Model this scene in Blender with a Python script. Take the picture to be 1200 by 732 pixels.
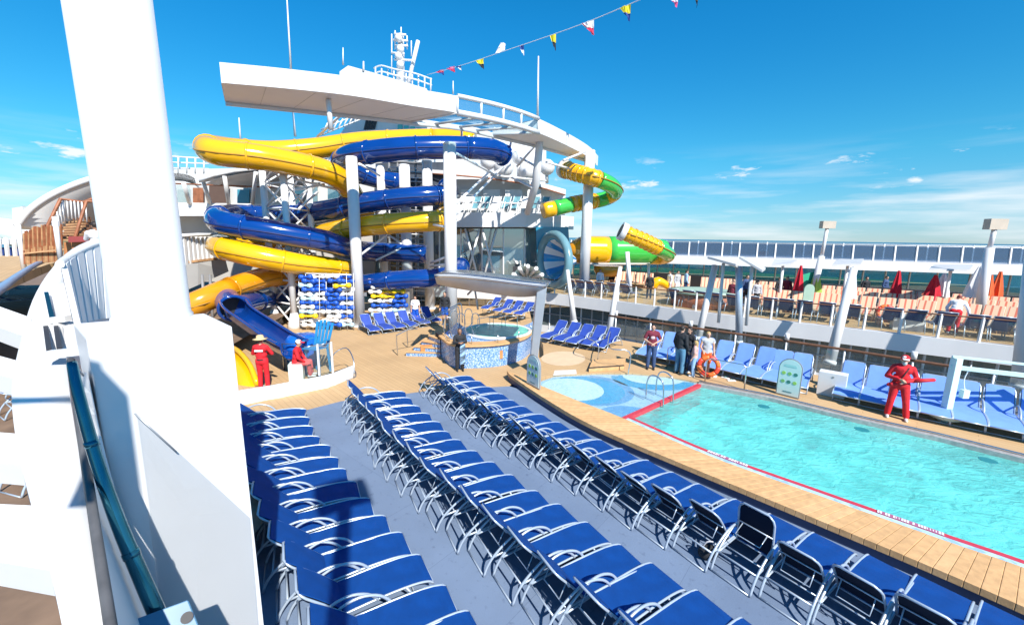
import bpy, math, random
from mathutils import Vector, Matrix
random.seed(7)
sc = bpy.context.scene
for o in list(bpy.data.objects): bpy.data.objects.remove(o)
COL = sc.collection
V = Vector
# ------------------------------------------------------------------ camera
H = 5.0; FPX = 490.0
PITCH = math.atan(89 / FPX); ROLL = math.radians(0.85)
FW = V((0, math.cos(PITCH), -math.sin(PITCH))); RT = V((1, 0, 0)); UP = RT.cross(FW)
CX = RT * math.cos(ROLL) + UP * math.sin(ROLL); CY = -RT * math.sin(ROLL) + UP * math.cos(ROLL)
cam = bpy.data.cameras.new('camera'); camo = bpy.data.objects.new('camera', cam); COL.objects.link(camo)
cam.sensor_width = 36; cam.lens = 36 * FPX / 1200; cam.clip_start = 0.05; cam.clip_end = 90000
camo.matrix_world = Matrix(((CX.x, CY.x, -FW.x, 0), (CX.y, CY.y, -FW.y, 0), (CX.z, CY.z, -FW.z, H), (0, 0, 0, 1)))
sc.camera = camo
# ------------------------------------------------------------------ sun, sky, exposure
AZ = math.atan2(0.47, -0.883); EL = math.radians(43)
sun = bpy.data.lights.new('sun', 'SUN'); sun.energy = 4.3; sun.angle = math.radians(0.55); sun.color = (1, 0.95, 0.87)
suno = bpy.data.objects.new('sun', sun); COL.objects.link(suno)
SD = V((math.cos(EL) * math.sin(AZ), math.cos(EL) * math.cos(AZ), math.sin(EL)))
suno.rotation_euler = SD.to_track_quat('Z', 'Y').to_euler()
w = bpy.data.worlds.new('World'); sc.world = w; w.use_nodes = True
N = w.node_tree.nodes; L = w.node_tree.links; N.clear()
def wn(t, **k):
    n = N.new(t)
    for a, b in k.items(): setattr(n, a, b)
    return n
sky = wn('ShaderNodeTexSky', sky_type='NISHITA', sun_disc=False, sun_elevation=EL, sun_rotation=AZ, altitude=0, air_density=1.0, dust_density=0.0, ozone_density=3.0)
hsv = wn('ShaderNodeHueSaturation'); hsv.inputs['Hue'].default_value = 0.49; hsv.inputs['Saturation'].default_value = 1.18; hsv.inputs['Value'].default_value = 1.0
tint = wn('ShaderNodeMixRGB', blend_type='MULTIPLY'); tint.inputs[0].default_value = 1; tint.inputs[2].default_value = (.60, .93, 1.10, 1); L.new(sky.outputs[0], tint.inputs[1]); L.new(tint.outputs[0], hsv.inputs['Color'])
tc = wn('ShaderNodeTexCoord'); sep = wn('ShaderNodeSeparateXYZ'); L.new(tc.outputs['Generated'], sep.inputs[0])
mp = wn('ShaderNodeMapping'); mp.inputs['Scale'].default_value = (1.5, 1.5, 15); mp.inputs['Location'].default_value = (0.35, 0.1, 0.2); L.new(tc.outputs['Generated'], mp.inputs[0])
nz = wn('ShaderNodeTexNoise'); nz.inputs['Scale'].default_value = 2.3; nz.inputs['Detail'].default_value = 7; nz.inputs['Roughness'].default_value = 0.55; L.new(mp.outputs[0], nz.inputs['Vector'])
cr = wn('ShaderNodeValToRGB'); cr.color_ramp.elements[0].position = 0.44; cr.color_ramp.elements[1].position = 0.72; L.new(nz.outputs[0], cr.inputs[0])
er = wn('ShaderNodeValToRGB'); e = er.color_ramp.elements; e[0].position = 0.0; e[0].color = (0.75, 0.75, 0.75, 1); e[1].position = 0.19; e[1].color = (0, 0, 0, 1)
k = er.color_ramp.elements.new(0.07); k.color = (0.8, 0.8, 0.8, 1); k = er.color_ramp.elements.new(0.12); k.color = (0.35, 0.35, 0.35, 1)
L.new(sep.outputs['Z'], er.inputs[0])
mu = wn('ShaderNodeMath', operation='MULTIPLY'); L.new(cr.outputs[0], mu.inputs[0]); L.new(er.outputs[0], mu.inputs[1])
mp2 = wn('ShaderNodeMapping'); mp2.inputs['Scale'].default_value = (7, 7, 24); mp2.inputs['Location'].default_value = (1.3, .4, 2.2); L.new(tc.outputs['Generated'], mp2.inputs[0])
n2_ = wn('ShaderNodeTexNoise'); n2_.inputs['Scale'].default_value = 1.3; n2_.inputs['Detail'].default_value = 6; n2_.inputs['Roughness'].default_value = .6; L.new(mp2.outputs[0], n2_.inputs['Vector'])
c2_ = wn('ShaderNodeValToRGB'); c2_.color_ramp.elements[0].position = .60; c2_.color_ramp.elements[1].position = .68; L.new(n2_.outputs[0], c2_.inputs[0])
e2_ = wn('ShaderNodeValToRGB'); e_ = e2_.color_ramp.elements; e_[0].position = .085; e_[0].color = (0, 0, 0, 1); e_[1].position = .175; e_[1].color = (0, 0, 0, 1); z_ = e_.new(.105); z_.color = (1, 1, 1, 1); z_ = e_.new(.14); z_.color = (.9, .9, .9, 1); L.new(sep.outputs['Z'], e2_.inputs[0])
m2_ = wn('ShaderNodeMath', operation='MULTIPLY'); L.new(c2_.outputs[0], m2_.inputs[0]); L.new(e2_.outputs[0], m2_.inputs[1]); m3_ = wn('ShaderNodeMath', operation='MAXIMUM'); L.new(mu.outputs[0], m3_.inputs[0]); L.new(m2_.outputs[0], m3_.inputs[1]); mu = m3_
mx = wn('ShaderNodeMixRGB'); mx.inputs[2].default_value = (5.4, 5.7, 5.95, 1); L.new(mu.outputs[0], mx.inputs[0])
lim = wn('ShaderNodeValToRGB'); q = lim.color_ramp.elements; q[0].position = 0; q[0].color = (.60, .54, .74, 1); q[1].position = .40; q[1].color = (.67, .83, .91, 1)
for p_, c_ in ((.06, (.66, .60, .66, 1)), (.16, (.70, .76, .73, 1))): z_ = q.new(p_); z_.color = c_
L.new(sep.outputs['Z'], lim.inputs[0]); mlt = wn('ShaderNodeMixRGB', blend_type='MULTIPLY'); mlt.inputs[0].default_value = 1; L.new(hsv.outputs[0], mlt.inputs[1]); L.new(lim.outputs[0], mlt.inputs[2]); L.new(mlt.outputs[0], mx.inputs[1])
bg = wn('ShaderNodeBackground'); bg.inputs['Strength'].default_value = 0.10; L.new(mx.outputs[0], bg.inputs[0])
wo = wn('ShaderNodeOutputWorld'); L.new(bg.outputs[0], wo.inputs[0])
sc.view_settings.view_transform = 'Standard'; sc.view_settings.look = 'None'; sc.view_settings.gamma = 1; sc.view_settings.exposure = 0.86
sc.view_settings.use_curve_mapping = False
sc.cycles.max_bounces = 8; sc.cycles.transparent_max_bounces = 16; sc.cycles.caustics_reflective = False; sc.cycles.caustics_refractive = False

# ------------------------------------------------------------------ placing helpers (survey of the place from the camera position)
def ray(px, py):
    return CX * ((px - 600) / FPX) + CY * ((366 - py) / FPX) + FW
def P(px, py, z=0.0):
    d = ray(px, py); return V((0, 0, H)) + d * ((z - H) / d.z)
def D(px, py, Y):
    d = ray(px, py); return V((0, 0, H)) + d * (Y / d.y)
def lerp(a, b, t): return a + (b - a) * t
def catmull(pts, n=6):
    pts = [V(p) for p in pts]; out = []
    for i in range(len(pts) - 1):
        p0 = pts[i - 1] if i else pts[0] * 2 - pts[1]; p1, p2 = pts[i], pts[i + 1]
        p3 = pts[i + 2] if i + 2 < len(pts) else p2 * 2 - p1
        for k in range(n):
            t = k / n
            out.append(0.5 * ((2 * p1) + (p2 - p0) * t + (2 * p0 - 5 * p1 + 4 * p2 - p3) * t * t + (3 * p1 - p0 - 3 * p2 + p3) * t ** 3))
    out.append(pts[-1]); return out
class Path:
    def __init__(s, pts, n=8, smooth=True):
        s.p = catmull(pts, n) if smooth else [V(p) for p in pts]
        s.l = [0]
        for a, b in zip(s.p, s.p[1:]): s.l.append(s.l[-1] + (b - a).length)
        s.len = s.l[-1]
    def at(s, d):
        if d <= 0: return s.p[0] + (s.p[1] - s.p[0]).normalized() * d
        for i in range(len(s.l) - 1):
            if d <= s.l[i + 1]: return lerp(s.p[i], s.p[i + 1], (d - s.l[i]) / max(1e-9, s.l[i + 1] - s.l[i]))
        return s.p[-1] + (s.p[-1] - s.p[-2]).normalized() * (d - s.len)
    def tan(s, d): return (s.at(d + .05) - s.at(d - .05)).normalized()
# ------------------------------------------------------------------ materials
def mat(name, col, rough=0.5, metal=0.0, var=0.06, vs=3.0, bump=0.0, bs=60.0, coat=0.0, spec=0.5):
    m = bpy.data.materials.new(name); m.use_nodes = True; nt = m.node_tree; b = nt.nodes['Principled BSDF']
    b.inputs['Roughness'].default_value = rough; b.inputs['Metallic'].default_value = metal
    b.inputs['Coat Weight'].default_value = coat; b.inputs['Specular IOR Level'].default_value = spec
    t = nt.nodes.new('ShaderNodeTexCoord'); n = nt.nodes.new('ShaderNodeTexNoise'); n.inputs['Scale'].default_value = vs; n.inputs['Detail'].default_value = 5
    nt.links.new(t.outputs['Object'], n.inputs['Vector'])
    r = nt.nodes.new('ShaderNodeValToRGB'); r.color_ramp.elements[0].position = 0.3; r.color_ramp.elements[1].position = 0.7
    r.color_ramp.elements[0].color = tuple(max(0, c * (1 - var)) for c in col) + (1,)
    r.color_ramp.elements[1].color = tuple(min(1, c * (1 + var)) for c in col) + (1,)
    nt.links.new(n.outputs[0], r.inputs[0]); nt.links.new(r.outputs[0], b.inputs['Base Color'])
    if bump:
        n2 = nt.nodes.new('ShaderNodeTexNoise'); n2.inputs['Scale'].default_value = bs; n2.inputs['Detail'].default_value = 4; nt.links.new(t.outputs['Object'], n2.inputs['Vector'])
        bp = nt.nodes.new('ShaderNodeBump'); bp.inputs['Strength'].default_value = bump; bp.inputs['Distance'].default_value = 0.02
        nt.links.new(n2.outputs[0], bp.inputs['Height']); nt.links.new(bp.outputs[0], b.inputs['Normal'])
    return m
def glass(name, tint, refl=0.25, op=0.25, rough=0.03):
    m = bpy.data.materials.new(name); m.use_nodes = True; nt = m.node_tree; nt.nodes.clear()
    o = nt.nodes.new('ShaderNodeOutputMaterial'); tr = nt.nodes.new('ShaderNodeBsdfTransparent'); tr.inputs[0].default_value = tuple(tint) + (1,)
    gl = nt.nodes.new('ShaderNodeBsdfGlossy'); gl.inputs['Roughness'].default_value = rough; df = nt.nodes.new('ShaderNodeBsdfDiffuse'); df.inputs[0].default_value = tuple(c * .6 for c in tint) + (1,)
    lw = nt.nodes.new('ShaderNodeLayerWeight'); fr = nt.nodes.new('ShaderNodeMath'); fr.operation = 'POWER'; fr.inputs[1].default_value = 4.5; nt.links.new(lw.outputs['Facing'], fr.inputs[0])
    ma = nt.nodes.new('ShaderNodeMath'); ma.operation = 'MULTIPLY_ADD'; ma.inputs[1].default_value = .8; ma.inputs[2].default_value = .02 + refl * .2; nt.links.new(fr.outputs[0], ma.inputs[0])
    m1 = nt.nodes.new('ShaderNodeMixShader'); m1.inputs[0].default_value = op; nt.links.new(tr.outputs[0], m1.inputs[1]); nt.links.new(df.outputs[0], m1.inputs[2])
    m2 = nt.nodes.new('ShaderNodeMixShader'); nt.links.new(ma.outputs[0], m2.inputs[0]); nt.links.new(m1.outputs[0], m2.inputs[1]); nt.links.new(gl.outputs[0], m2.inputs[2])
    nt.links.new(m2.outputs[0], o.inputs[0]); return m
def nodes_of(m): return m.node_tree.nodes, m.node_tree.links, m.node_tree.nodes['Principled BSDF']
WHITE = mat('white_paint', (.71, .71, .715), .38, var=.03, vs=1.2, bump=.03, bs=8)
WHITE2 = mat('white_steel', (.78, .79, .80), .4, var=.05, vs=2)
GREYW = mat('grey_white_panel', (.58, .58, .57), .55, var=.06, vs=.8)
GREY = mat('grey_steel', (.38, .39, .41), .35, .5, var=.08, vs=2)
STEEL = mat('stainless_steel', (.62, .64, .66), .25, .95, var=.06, vs=4)
ALU = mat('brushed_aluminium', (.44, .52, .62), .32, .35, var=.05, vs=6)
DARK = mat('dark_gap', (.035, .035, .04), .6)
NAVY = mat('navy_sling_fabric', (.0012, .050, .235), .72, var=.12, vs=5, bump=.25, bs=180, spec=.25)
NAVYD = mat('faded_navy_fabric', (.012, .045, .20), .75, var=.12, vs=3, bump=.2, bs=120)
UNDERLAY = mat('shaded_back_mesh', (.004, .010, .028), .8, spec=.2)  # dark mesh, with the underside's shading put into its colour
LBLUE = mat('pale_blue_fabric', (.16, .31, .76), .7, var=.08, vs=3, bump=.2, bs=120)
YEL = mat('yellow_gelcoat', (.80, .42, .005), .16, var=.06, vs=.8, coat=.6)
ORG = mat('amber_gelcoat', (.66, .27, .006), .18, var=.08, vs=.8, coat=.5)
BLU = mat('blue_gelcoat', (.003, .042, .23), .14, var=.10, vs=.8, coat=.6)
GRN = mat('green_gelcoat', (.05, .46, .07), .18, var=.06, vs=1, coat=.5)
SEAMY = mat('yellow_seam', (.35, .17, .01), .5); SEAMB = mat('blue_seam', (.004, .018, .12), .5); SEAMG = mat('green_seam', (.02, .16, .03), .5)
RED = mat('red_cloth', (.62, .012, .022), .8, var=.12, vs=6, bump=.3, bs=25)
REDP = mat('red_tile', (.55, .04, .06), .35, var=.12, vs=14)
ORANGE = mat('orange_plastic', (.80, .16, .03), .4)
SKIN = mat('skin', (.52, .30, .21), .55, var=.05); SKIN2 = mat('tanned_skin', (.33, .17, .10), .55, var=.05)
HAIRD = mat('dark_hair', (.025, .016, .012), .6, var=.2, vs=20); HAIRB = mat('blonde_hair', (.45, .30, .12), .6, var=.2, vs=20)
STRAW = mat('straw', (.62, .47, .25), .85, var=.15, vs=20, bump=.4, bs=60)
DENIM = mat('denim', (.035, .07, .17), .85, var=.2, vs=8, bump=.2, bs=40); BLACKC = mat('black_cloth', (.02, .022, .028), .85, var=.2, vs=6)
MAROON = mat('maroon_cloth', (.17, .02, .04), .85, var=.15, vs=6); GREYC = mat('grey_cloth', (.42, .43, .46), .85, var=.12, vs=6)
PINKC = mat('pink_cloth', (.60, .35, .32), .85, var=.1, vs=6); SKYC = mat('sky_blue_cloth', (.28, .45, .66), .85, var=.1, vs=6); WHITEC = mat('white_cloth', (.75, .75, .76), .85, var=.06, vs=6)
TEAK = mat('teak_rail', (.16, .075, .04), .5, var=.2, vs=8)
WOODR = mat('red_brown_wood', (.30, .11, .05), .55, var=.25, vs=5, bump=.2, bs=20)
SLATW = mat('tan_wood_slat', (.45, .26, .13), .6, var=.3, vs=4)
TEALP = mat('teal_steel_tube', (.03, .14, .19), .12, .75, var=.15, vs=5)
BLUEBOX = mat('slate_blue_paint', (.07, .18, .29), .4, var=.08, vs=6)
SEAL = mat('black_gasket', (.09, .09, .095), .6, var=.2, vs=8)
AQUAP = mat('pale_aqua_plastic', (.60, .76, .74), .35, var=.04)
CYAN = mat('cyan_chair_paint', (.02, .22, .46), .5, var=.12, vs=6)
TANBOX = mat('floodlight_beige', (.50, .43, .35), .5, var=.06)
GLASS = glass('clear_rail_glass', (.92, .96, .95), .2, .04)
GLASST = glass('teal_window_glass', (.22, .70, .78), .5, .30)
GLASSD = glass('dark_window_glass', (.52, .64, .65), 1.5, .55)
GLASSR = glass('roof_glass', (.80, .92, .95), .5, .12)
GLASSN = glass('stair_glass', (.90, .91, .92), .1, .03)
GREENSH = mat('sage_green_panel', (.28, .42, .34), .6)
def deck_mat():
    m = mat('sand_deck', (.52, .345, .178), .75, var=.10, vs=.5, bump=.15, bs=30)
    n, l, b = nodes_of(m); src = b.inputs['Base Color'].links[0].from_socket
    t = n.new('ShaderNodeTexCoord'); mp = n.new('ShaderNodeMapping'); mp.inputs['Rotation'].default_value = (0, 0, math.radians(46)); l.new(t.outputs['Object'], mp.inputs[0])
    br = n.new('ShaderNodeTexBrick'); br.inputs['Scale'].default_value = 1; br.inputs['Mortar Size'].default_value = .006; br.inputs['Brick Width'].default_value = 2.2; br.inputs['Row Height'].default_value = .16
    br.inputs['Color1'].default_value = (1, 1, 1, 1); br.inputs['Color2'].default_value = (.92, .9, .88, 1); br.inputs['Mortar'].default_value = (.55, .5, .45, 1); l.new(mp.outputs[0], br.inputs['Vector'])
    mm = n.new('ShaderNodeMixRGB'); mm.blend_type = 'MULTIPLY'; mm.inputs[0].default_value = .75; l.new(src, mm.inputs[1]); l.new(br.outputs[0], mm.inputs[2]); l.new(mm.outputs[0], b.inputs['Base Color'])
    return m
SAND = deck_mat()
PLANKS = [mat('coping_plank_tone%d' % i, c, .6, var=.14, vs=7, bump=.15, bs=35) for i, c in enumerate([(.60, .36, .165), (.62, .375, .175), (.585, .35, .16), (.64, .395, .19)])]
def blue_deck():
    m = mat('blue_rubber_deck', (.165, .225, .335), .62, var=.10, vs=.7, bump=.2, bs=70)
    n, l, b = nodes_of(m); src = b.inputs['Base Color'].links[0].from_socket
    t = n.new('ShaderNodeTexCoord'); mp = n.new('ShaderNodeMapping'); mp.inputs['Rotation'].default_value = (0, 0, math.radians(40)); l.new(t.outputs['Object'], mp.inputs[0])
    br = n.new('ShaderNodeTexBrick'); br.inputs['Scale'].default_value = 1; br.inputs['Mortar Size'].default_value = .004; br.inputs['Brick Width'].default_value = 1.5; br.inputs['Row Height'].default_value = 1.1
    br.inputs['Color1'].default_value = (1, 1, 1, 1); br.inputs['Color2'].default_value = (.88, .9, .92, 1); br.inputs['Mortar'].default_value = (.6, .62, .66, 1); l.new(mp.outputs[0], br.inputs['Vector'])
    mm = n.new('ShaderNodeMixRGB'); mm.blend_type = 'MULTIPLY'; mm.inputs[0].default_value = .8; l.new(src, mm.inputs[1]); l.new(br.outputs[0], mm.inputs[2])
    st = n.new('ShaderNodeTexNoise'); st.inputs['Scale'].default_value = 9; st.inputs['Detail'].default_value = 8; l.new(mp.outputs[0], st.inputs['Vector'])
    rr = n.new('ShaderNodeValToRGB'); rr.color_ramp.elements[0].position = .60; rr.color_ramp.elements[0].color = (1, 1, 1, 1); rr.color_ramp.elements[1].position = .75; rr.color_ramp.elements[1].color = (.72, .72, .74, 1); l.new(st.outputs[0], rr.inputs[0])
    m3 = n.new('ShaderNodeMixRGB'); m3.blend_type = 'MULTIPLY'; m3.inputs[0].default_value = 1; l.new(mm.outputs[0], m3.inputs[1]); l.new(rr.outputs[0], m3.inputs[2]); l.new(m3.outputs[0], b.inputs['Base Color'])
    return m
BDECK = blue_deck()
BWALL = mat('dark_blue_kerb', (.03, .05, .12), .5, var=.15)
def mosaic(name, c1, c2, c3, sc_=22):
    m = mat(name, c1, .2); n, l, b = nodes_of(m); t = n.new('ShaderNodeTexCoord')
    v = n.new('ShaderNodeTexVoronoi'); v.inputs['Scale'].default_value = sc_; v.inputs['Randomness'].default_value = .25; l.new(t.outputs['Object'], v.inputs['Vector'])
    s = n.new('ShaderNodeSeparateColor'); l.new(v.outputs['Color'], s.inputs[0])
    r = n.new('ShaderNodeValToRGB'); r.color_ramp.interpolation = 'CONSTANT'; e = r.color_ramp.elements
    e[0].color = tuple(c1) + (1,); e[0].position = 0; e[1].position = .45; e[1].color = tuple(c2) + (1,); q = e.new(.75); q.color = tuple(c3) + (1,)
    l.new(s.outputs[0], r.inputs[0]); l.new(r.outputs[0], b.inputs['Base Color']); return m
MOSTUB = mosaic('tub_mosaic', (.10, .24, .52), (.24, .40, .66), (.44, .56, .74), 30)
MOS_PALE = mosaic('pale_mosaic', (.50, .66, .70), (.56, .70, .72), (.46, .62, .70), 14)
MOS_BASE = mosaic('grey_blue_mosaic', (.33, .52, .66), (.38, .56, .68), (.30, .47, .62), 14)
MOS_BLUE = mosaic('blue_mosaic', (.012, .29, .52), (.015, .33, .57), (.012, .26, .48), 14)
MOS_MID = mosaic('mid_blue_mosaic', (.09, .29, .52), (.11, .33, .56), (.08, .26, .48), 14)
def water_mat(name, col, alpha, scale, bump, rough=.05, tint=(.55, .95, .93)):
    m = mat(name, col, rough, var=.22, vs=scale * .55); n, l, b = nodes_of(m); t = n.new('ShaderNodeTexCoord')
    mp = n.new('ShaderNodeMapping'); mp.inputs['Scale'].default_value = (1, 1.5, 1); mp.inputs['Rotation'].default_value = (0, 0, .5); l.new(t.outputs['Object'], mp.inputs[0])
    a = n.new('ShaderNodeTexNoise'); a.inputs['Scale'].default_value = scale; a.inputs['Detail'].default_value = 4; a.inputs['Distortion'].default_value = 1.2; l.new(mp.outputs[0], a.inputs['Vector'])
    bp = n.new('ShaderNodeBump'); bp.inputs['Strength'].default_value = bump; bp.inputs['Distance'].default_value = .12; l.new(a.outputs[0], bp.inputs['Height']); l.new(bp.outputs[0], b.inputs['Normal'])
    if alpha < 1:
        tr = n.new('ShaderNodeBsdfTransparent'); tr.inputs[0].default_value = tuple(tint) + (1,); ms = n.new('ShaderNodeMixShader'); ms.inputs[0].default_value = alpha
        l.new(tr.outputs[0], ms.inputs[1]); l.new(b.outputs[0], ms.inputs[2]); l.new(ms.outputs[0], n['Material Output'].inputs[0])
    return m
POOLW = water_mat('pool_water', (.18, .69, .645), .62, 3.0, .6)
TUBW = water_mat('tub_water', (.16, .62, .50), .93, 5, .35, .15)
SEA = water_mat('sea_water', (.008, .075, .13), 1, .02, .5, .25)
POOLT = mat('pool_tile_turquoise', (.20, .74, .74), .3, var=.08, vs=3)
def stripes():
    m = mat('beige_striped_fabric', (.66, .46, .31), .8, var=.06); n, l, b = nodes_of(m); t = n.new('ShaderNodeTexCoord'); w_ = n.new('ShaderNodeTexWave'); w_.inputs['Scale'].default_value = 1.35; w_.inputs['Phase Offset'].default_value = 1.6
    l.new(t.outputs['Object'], w_.inputs['Vector']); r = n.new('ShaderNodeValToRGB'); r.color_ramp.interpolation = 'CONSTANT'; e = r.color_ramp.elements; e[0].color = (.68, .47, .31, 1); e[1].position = .80; e[1].color = (.58, .15, .09, 1)
    l.new(w_.outputs[0], r.inputs[0]); l.new(r.outputs[0], b.inputs['Base Color']); return m
STRIPE = stripes()
# ------------------------------------------------------------------ mesh builder
class MB:
    def __init__(s): s.v = []; s.f = []; s.s = []
    def add(s, vs, fs, sm=False):
        b = len(s.v); s.v += [tuple(v) for v in vs]
        for f in fs: s.f.append([i + b for i in f]); s.s.append(sm)
        return s
    def hexa(s, p): return s.add(p, [(0, 3, 2, 1), (4, 5, 6, 7), (0, 1, 5, 4), (1, 2, 6, 5), (2, 3, 7, 6), (3, 0, 4, 7)])
    def box(s, c, d, rz=0.0):
        x, y, z = d[0] / 2, d[1] / 2, d[2] / 2; cs, sn = math.cos(rz), math.sin(rz); c = V(c)
        return s.hexa([c + V((a * cs - b_ * sn, a * sn + b_ * cs, q)) for q in (-z, z) for a, b_ in ((-x, -y), (x, -y), (x, y), (-x, y))])
    def bar(s, a, b, w, h, up=(0, 0, 1)):
        a, b = V(a), V(b); d = (b - a).normalized(); up = V(up)
        if abs(d.dot(up)) > .97: up = V((0, 1, 0))
        r = d.cross(up).normalized() * (w / 2); u = r.cross(d).normalized() * (h / 2)
        return s.hexa([a - r - u, a + r - u, b + r - u, b - r - u, a - r + u, a + r + u, b + r + u, b - r + u])
    def prism(s, poly, ext):
        n = len(poly); e = V(ext); p = [V(q) for q in poly]
        return s.add(p + [q + e for q in p], [tuple(range(n))[::-1], tuple(range(n, 2 * n))] + [(i, (i + 1) % n, n + (i + 1) % n, n + i) for i in range(n)])
    def sheet(s, a, b, sm=False):
        n = len(a); return s.add(list(a) + list(b), [(i, i + 1, n + i + 1, n + i) for i in range(n - 1)], sm)
    def slab(s, a, b, dz, sm=False):
        a = [V(p) for p in a]; b = [V(p) for p in b]; e = V((0, 0, dz)); n = len(a)
        vs = a + b + [p + e for p in a] + [p + e for p in b]; fs = []
        for i in range(n - 1):
            j = i + 1
            fs += [(i, j, n + j, n + i), (2 * n + i, 3 * n + i, 3 * n + j, 2 * n + j), (i, 2 * n + i, 2 * n + j, j), (n + i, n + j, 3 * n + j, 3 * n + i)]
        fs += [(0, n, 3 * n, 2 * n), (n - 1, 2 * n - 1, 4 * n - 1, 3 * n - 1)]
        return s.add(vs, fs, sm)
    def tube(s, pts, r, n=8, cap=True, closed=False):
        pts = [V(p) for p in pts]; m = len(pts); rs = r if isinstance(r, (list, tuple)) else [r] * m
        vs = []; prev = None
        for i, p in enumerate(pts):
            a = pts[(i - 1) % m] if (i or closed) else p; b = pts[(i + 1) % m] if (i < m - 1 or closed) else p
            t = (b - a).normalized()
            if prev is None:
                u = t.cross(V((0, 0, 1)));
                if u.length < .05: u = t.cross(V((1, 0, 0)))
                u.normalize()
            else:
                u = prev - t * prev.dot(t); u.normalize()
            prev = u; q = t.cross(u)
            for k in range(n):
                a_ = 2 * math.pi * k / n; vs.append(p + (u * math.cos(a_) + q * math.sin(a_)) * rs[i])
        fs = []; mm = m if closed else m - 1
        for i in range(mm):
            for k in range(n):
                i2 = (i + 1) % m; fs.append((i * n + k, i * n + (k + 1) % n, i2 * n + (k + 1) % n, i2 * n + k))
        s.add(vs, fs, True)
        if cap and not closed:
            b = len(s.v) - len(vs); s.f.append([b + k for k in range(n)][::-1]); s.s.append(False); s.f.append([b + (m - 1) * n + k for k in range(n)]); s.s.append(False)
        return s
    def lathe(s, prof, c, n=20, axis=None, sm=True):
        c = V(c); R = V((0, 0, 1)).rotation_difference(V(axis).normalized()).to_matrix() if axis is not None else Matrix.Identity(3)
        vs = []
        for r, z in prof:
            for k in range(n):
                a = 2 * math.pi * k / n; vs.append(c + R @ V((r * math.cos(a), r * math.sin(a), z)))
        m = len(prof); fs = [(i * n + k, i * n + (k + 1) % n, (i + 1) * n + (k + 1) % n, (i + 1) * n + k) for i in range(m - 1) for k in range(n)]
        s.add(vs, fs, sm); b = len(s.v) - len(vs)
        s.f.append([b + k for k in range(n)][::-1]); s.s.append(False); s.f.append([b + (m - 1) * n + k for k in range(n)]); s.s.append(False)
        return s
    def ball(s, c, r, n=10, sz=(1, 1, 1)):
        c = V(c); m = n // 2 + 1; vs = [c + V((0, 0, -r * sz[2]))]
        for i in range(1, m - 1):
            a = math.pi * i / (m - 1) - math.pi / 2
            for k in range(n):
                b = 2 * math.pi * k / n; vs.append(c + V((r * math.cos(a) * math.cos(b) * sz[0], r * math.cos(a) * math.sin(b) * sz[1], r * math.sin(a) * sz[2])))
        vs.append(c + V((0, 0, r * sz[2]))); fs = [(0, 1 + (k + 1) % n, 1 + k) for k in range(n)]
        for i in range(m - 3):
            for k in range(n): fs.append((1 + i * n + k, 1 + i * n + (k + 1) % n, 1 + (i + 1) * n + (k + 1) % n, 1 + (i + 1) * n + k))
        t = len(vs) - 1; q = 1 + (m - 3) * n; fs += [(t, q + k, q + (k + 1) % n) for k in range(n)]
        return s.add(vs, fs, True)
    def caps(s, a, b, ra, rb, n=10):
        a, b = V(a), V(b); s.ball(a, ra, n); s.ball(b, rb, n)
        if (b - a).length > 1e-4: s.tube([a, b], [ra, rb], n)
        return s
    def mesh(s, name, m, o=(0, 0, 0)):
        me = bpy.data.meshes.new(name); o = V(o); me.from_pydata([V(v) - o for v in s.v], [], s.f); me.polygons.foreach_set('use_smooth', s.s)
        if m: me.materials.append(m)
        me.update(); return me
ORG0 = {}
def mk(name, mb, m, parent=None, bevel=0):
    org = ORG0.get(parent.name, V((0, 0, 0))) if parent else V((0, 0, 0))
    o = bpy.data.objects.new(name, mb.mesh(name, m, org)); COL.objects.link(o)
    if parent: o.parent = parent; ORG0[o.name] = org
    if bevel:
        b = o.modifiers.new('bevel', 'BEVEL'); b.width = bevel; b.segments = 2; b.limit_method = 'ANGLE'
    return o
def tag(o, label=None, cat=None, group=None, kind=None):
    if label: o['label'] = label
    if cat: o['category'] = cat
    if group: o['group'] = group
    if kind: o['kind'] = kind
    return o
def thing(name, label, cat, loc=(0, 0, 0), rz=0, group=None):
    o = bpy.data.objects.new(name, None); COL.objects.link(o); o.location = loc; o.rotation_euler = (0, 0, rz); o.empty_display_size = .2
    ORG0[o.name] = V(loc) if not rz else V((0, 0, 0)); return tag(o, label, cat, group)
def one(name, mb, m, label, cat, group=None, bevel=0, org=None):
    o = bpy.data.objects.new(name, mb.mesh(name, m, org or (0, 0, 0))); COL.objects.link(o)
    if org is not None: o.location = org
    if bevel:
        b = o.modifiers.new('bevel', 'BEVEL'); b.width = bevel; b.segments = 2; b.limit_method = 'ANGLE'
    return tag(o, label, cat, group)
def struct(name, mb, m, parent=None): return tag(mk(name, mb, m, parent), kind='structure')
def copy_tree(o, parent=None):
    c = o.copy(); COL.objects.link(c)
    if parent: c.parent = parent
    for ch in list(o.children): copy_tree(ch, c)
    return c
ORDS = 'first second third fourth fifth sixth seventh eighth ninth tenth eleventh twelfth thirteenth fourteenth fifteenth sixteenth seventeenth eighteenth nineteenth twentieth'.split()
def ordn(i):
    if i < 20: return ORDS[i]
    t = {2: 'twenty', 3: 'thirty', 4: 'forty'}[(i + 1) // 10]; u = (i + 1) % 10
    return ({'twenty': 'twentieth', 'thirty': 'thirtieth', 'forty': 'fortieth'}[t]) if u == 0 else t + '-' + ORDS[u - 1]
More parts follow.
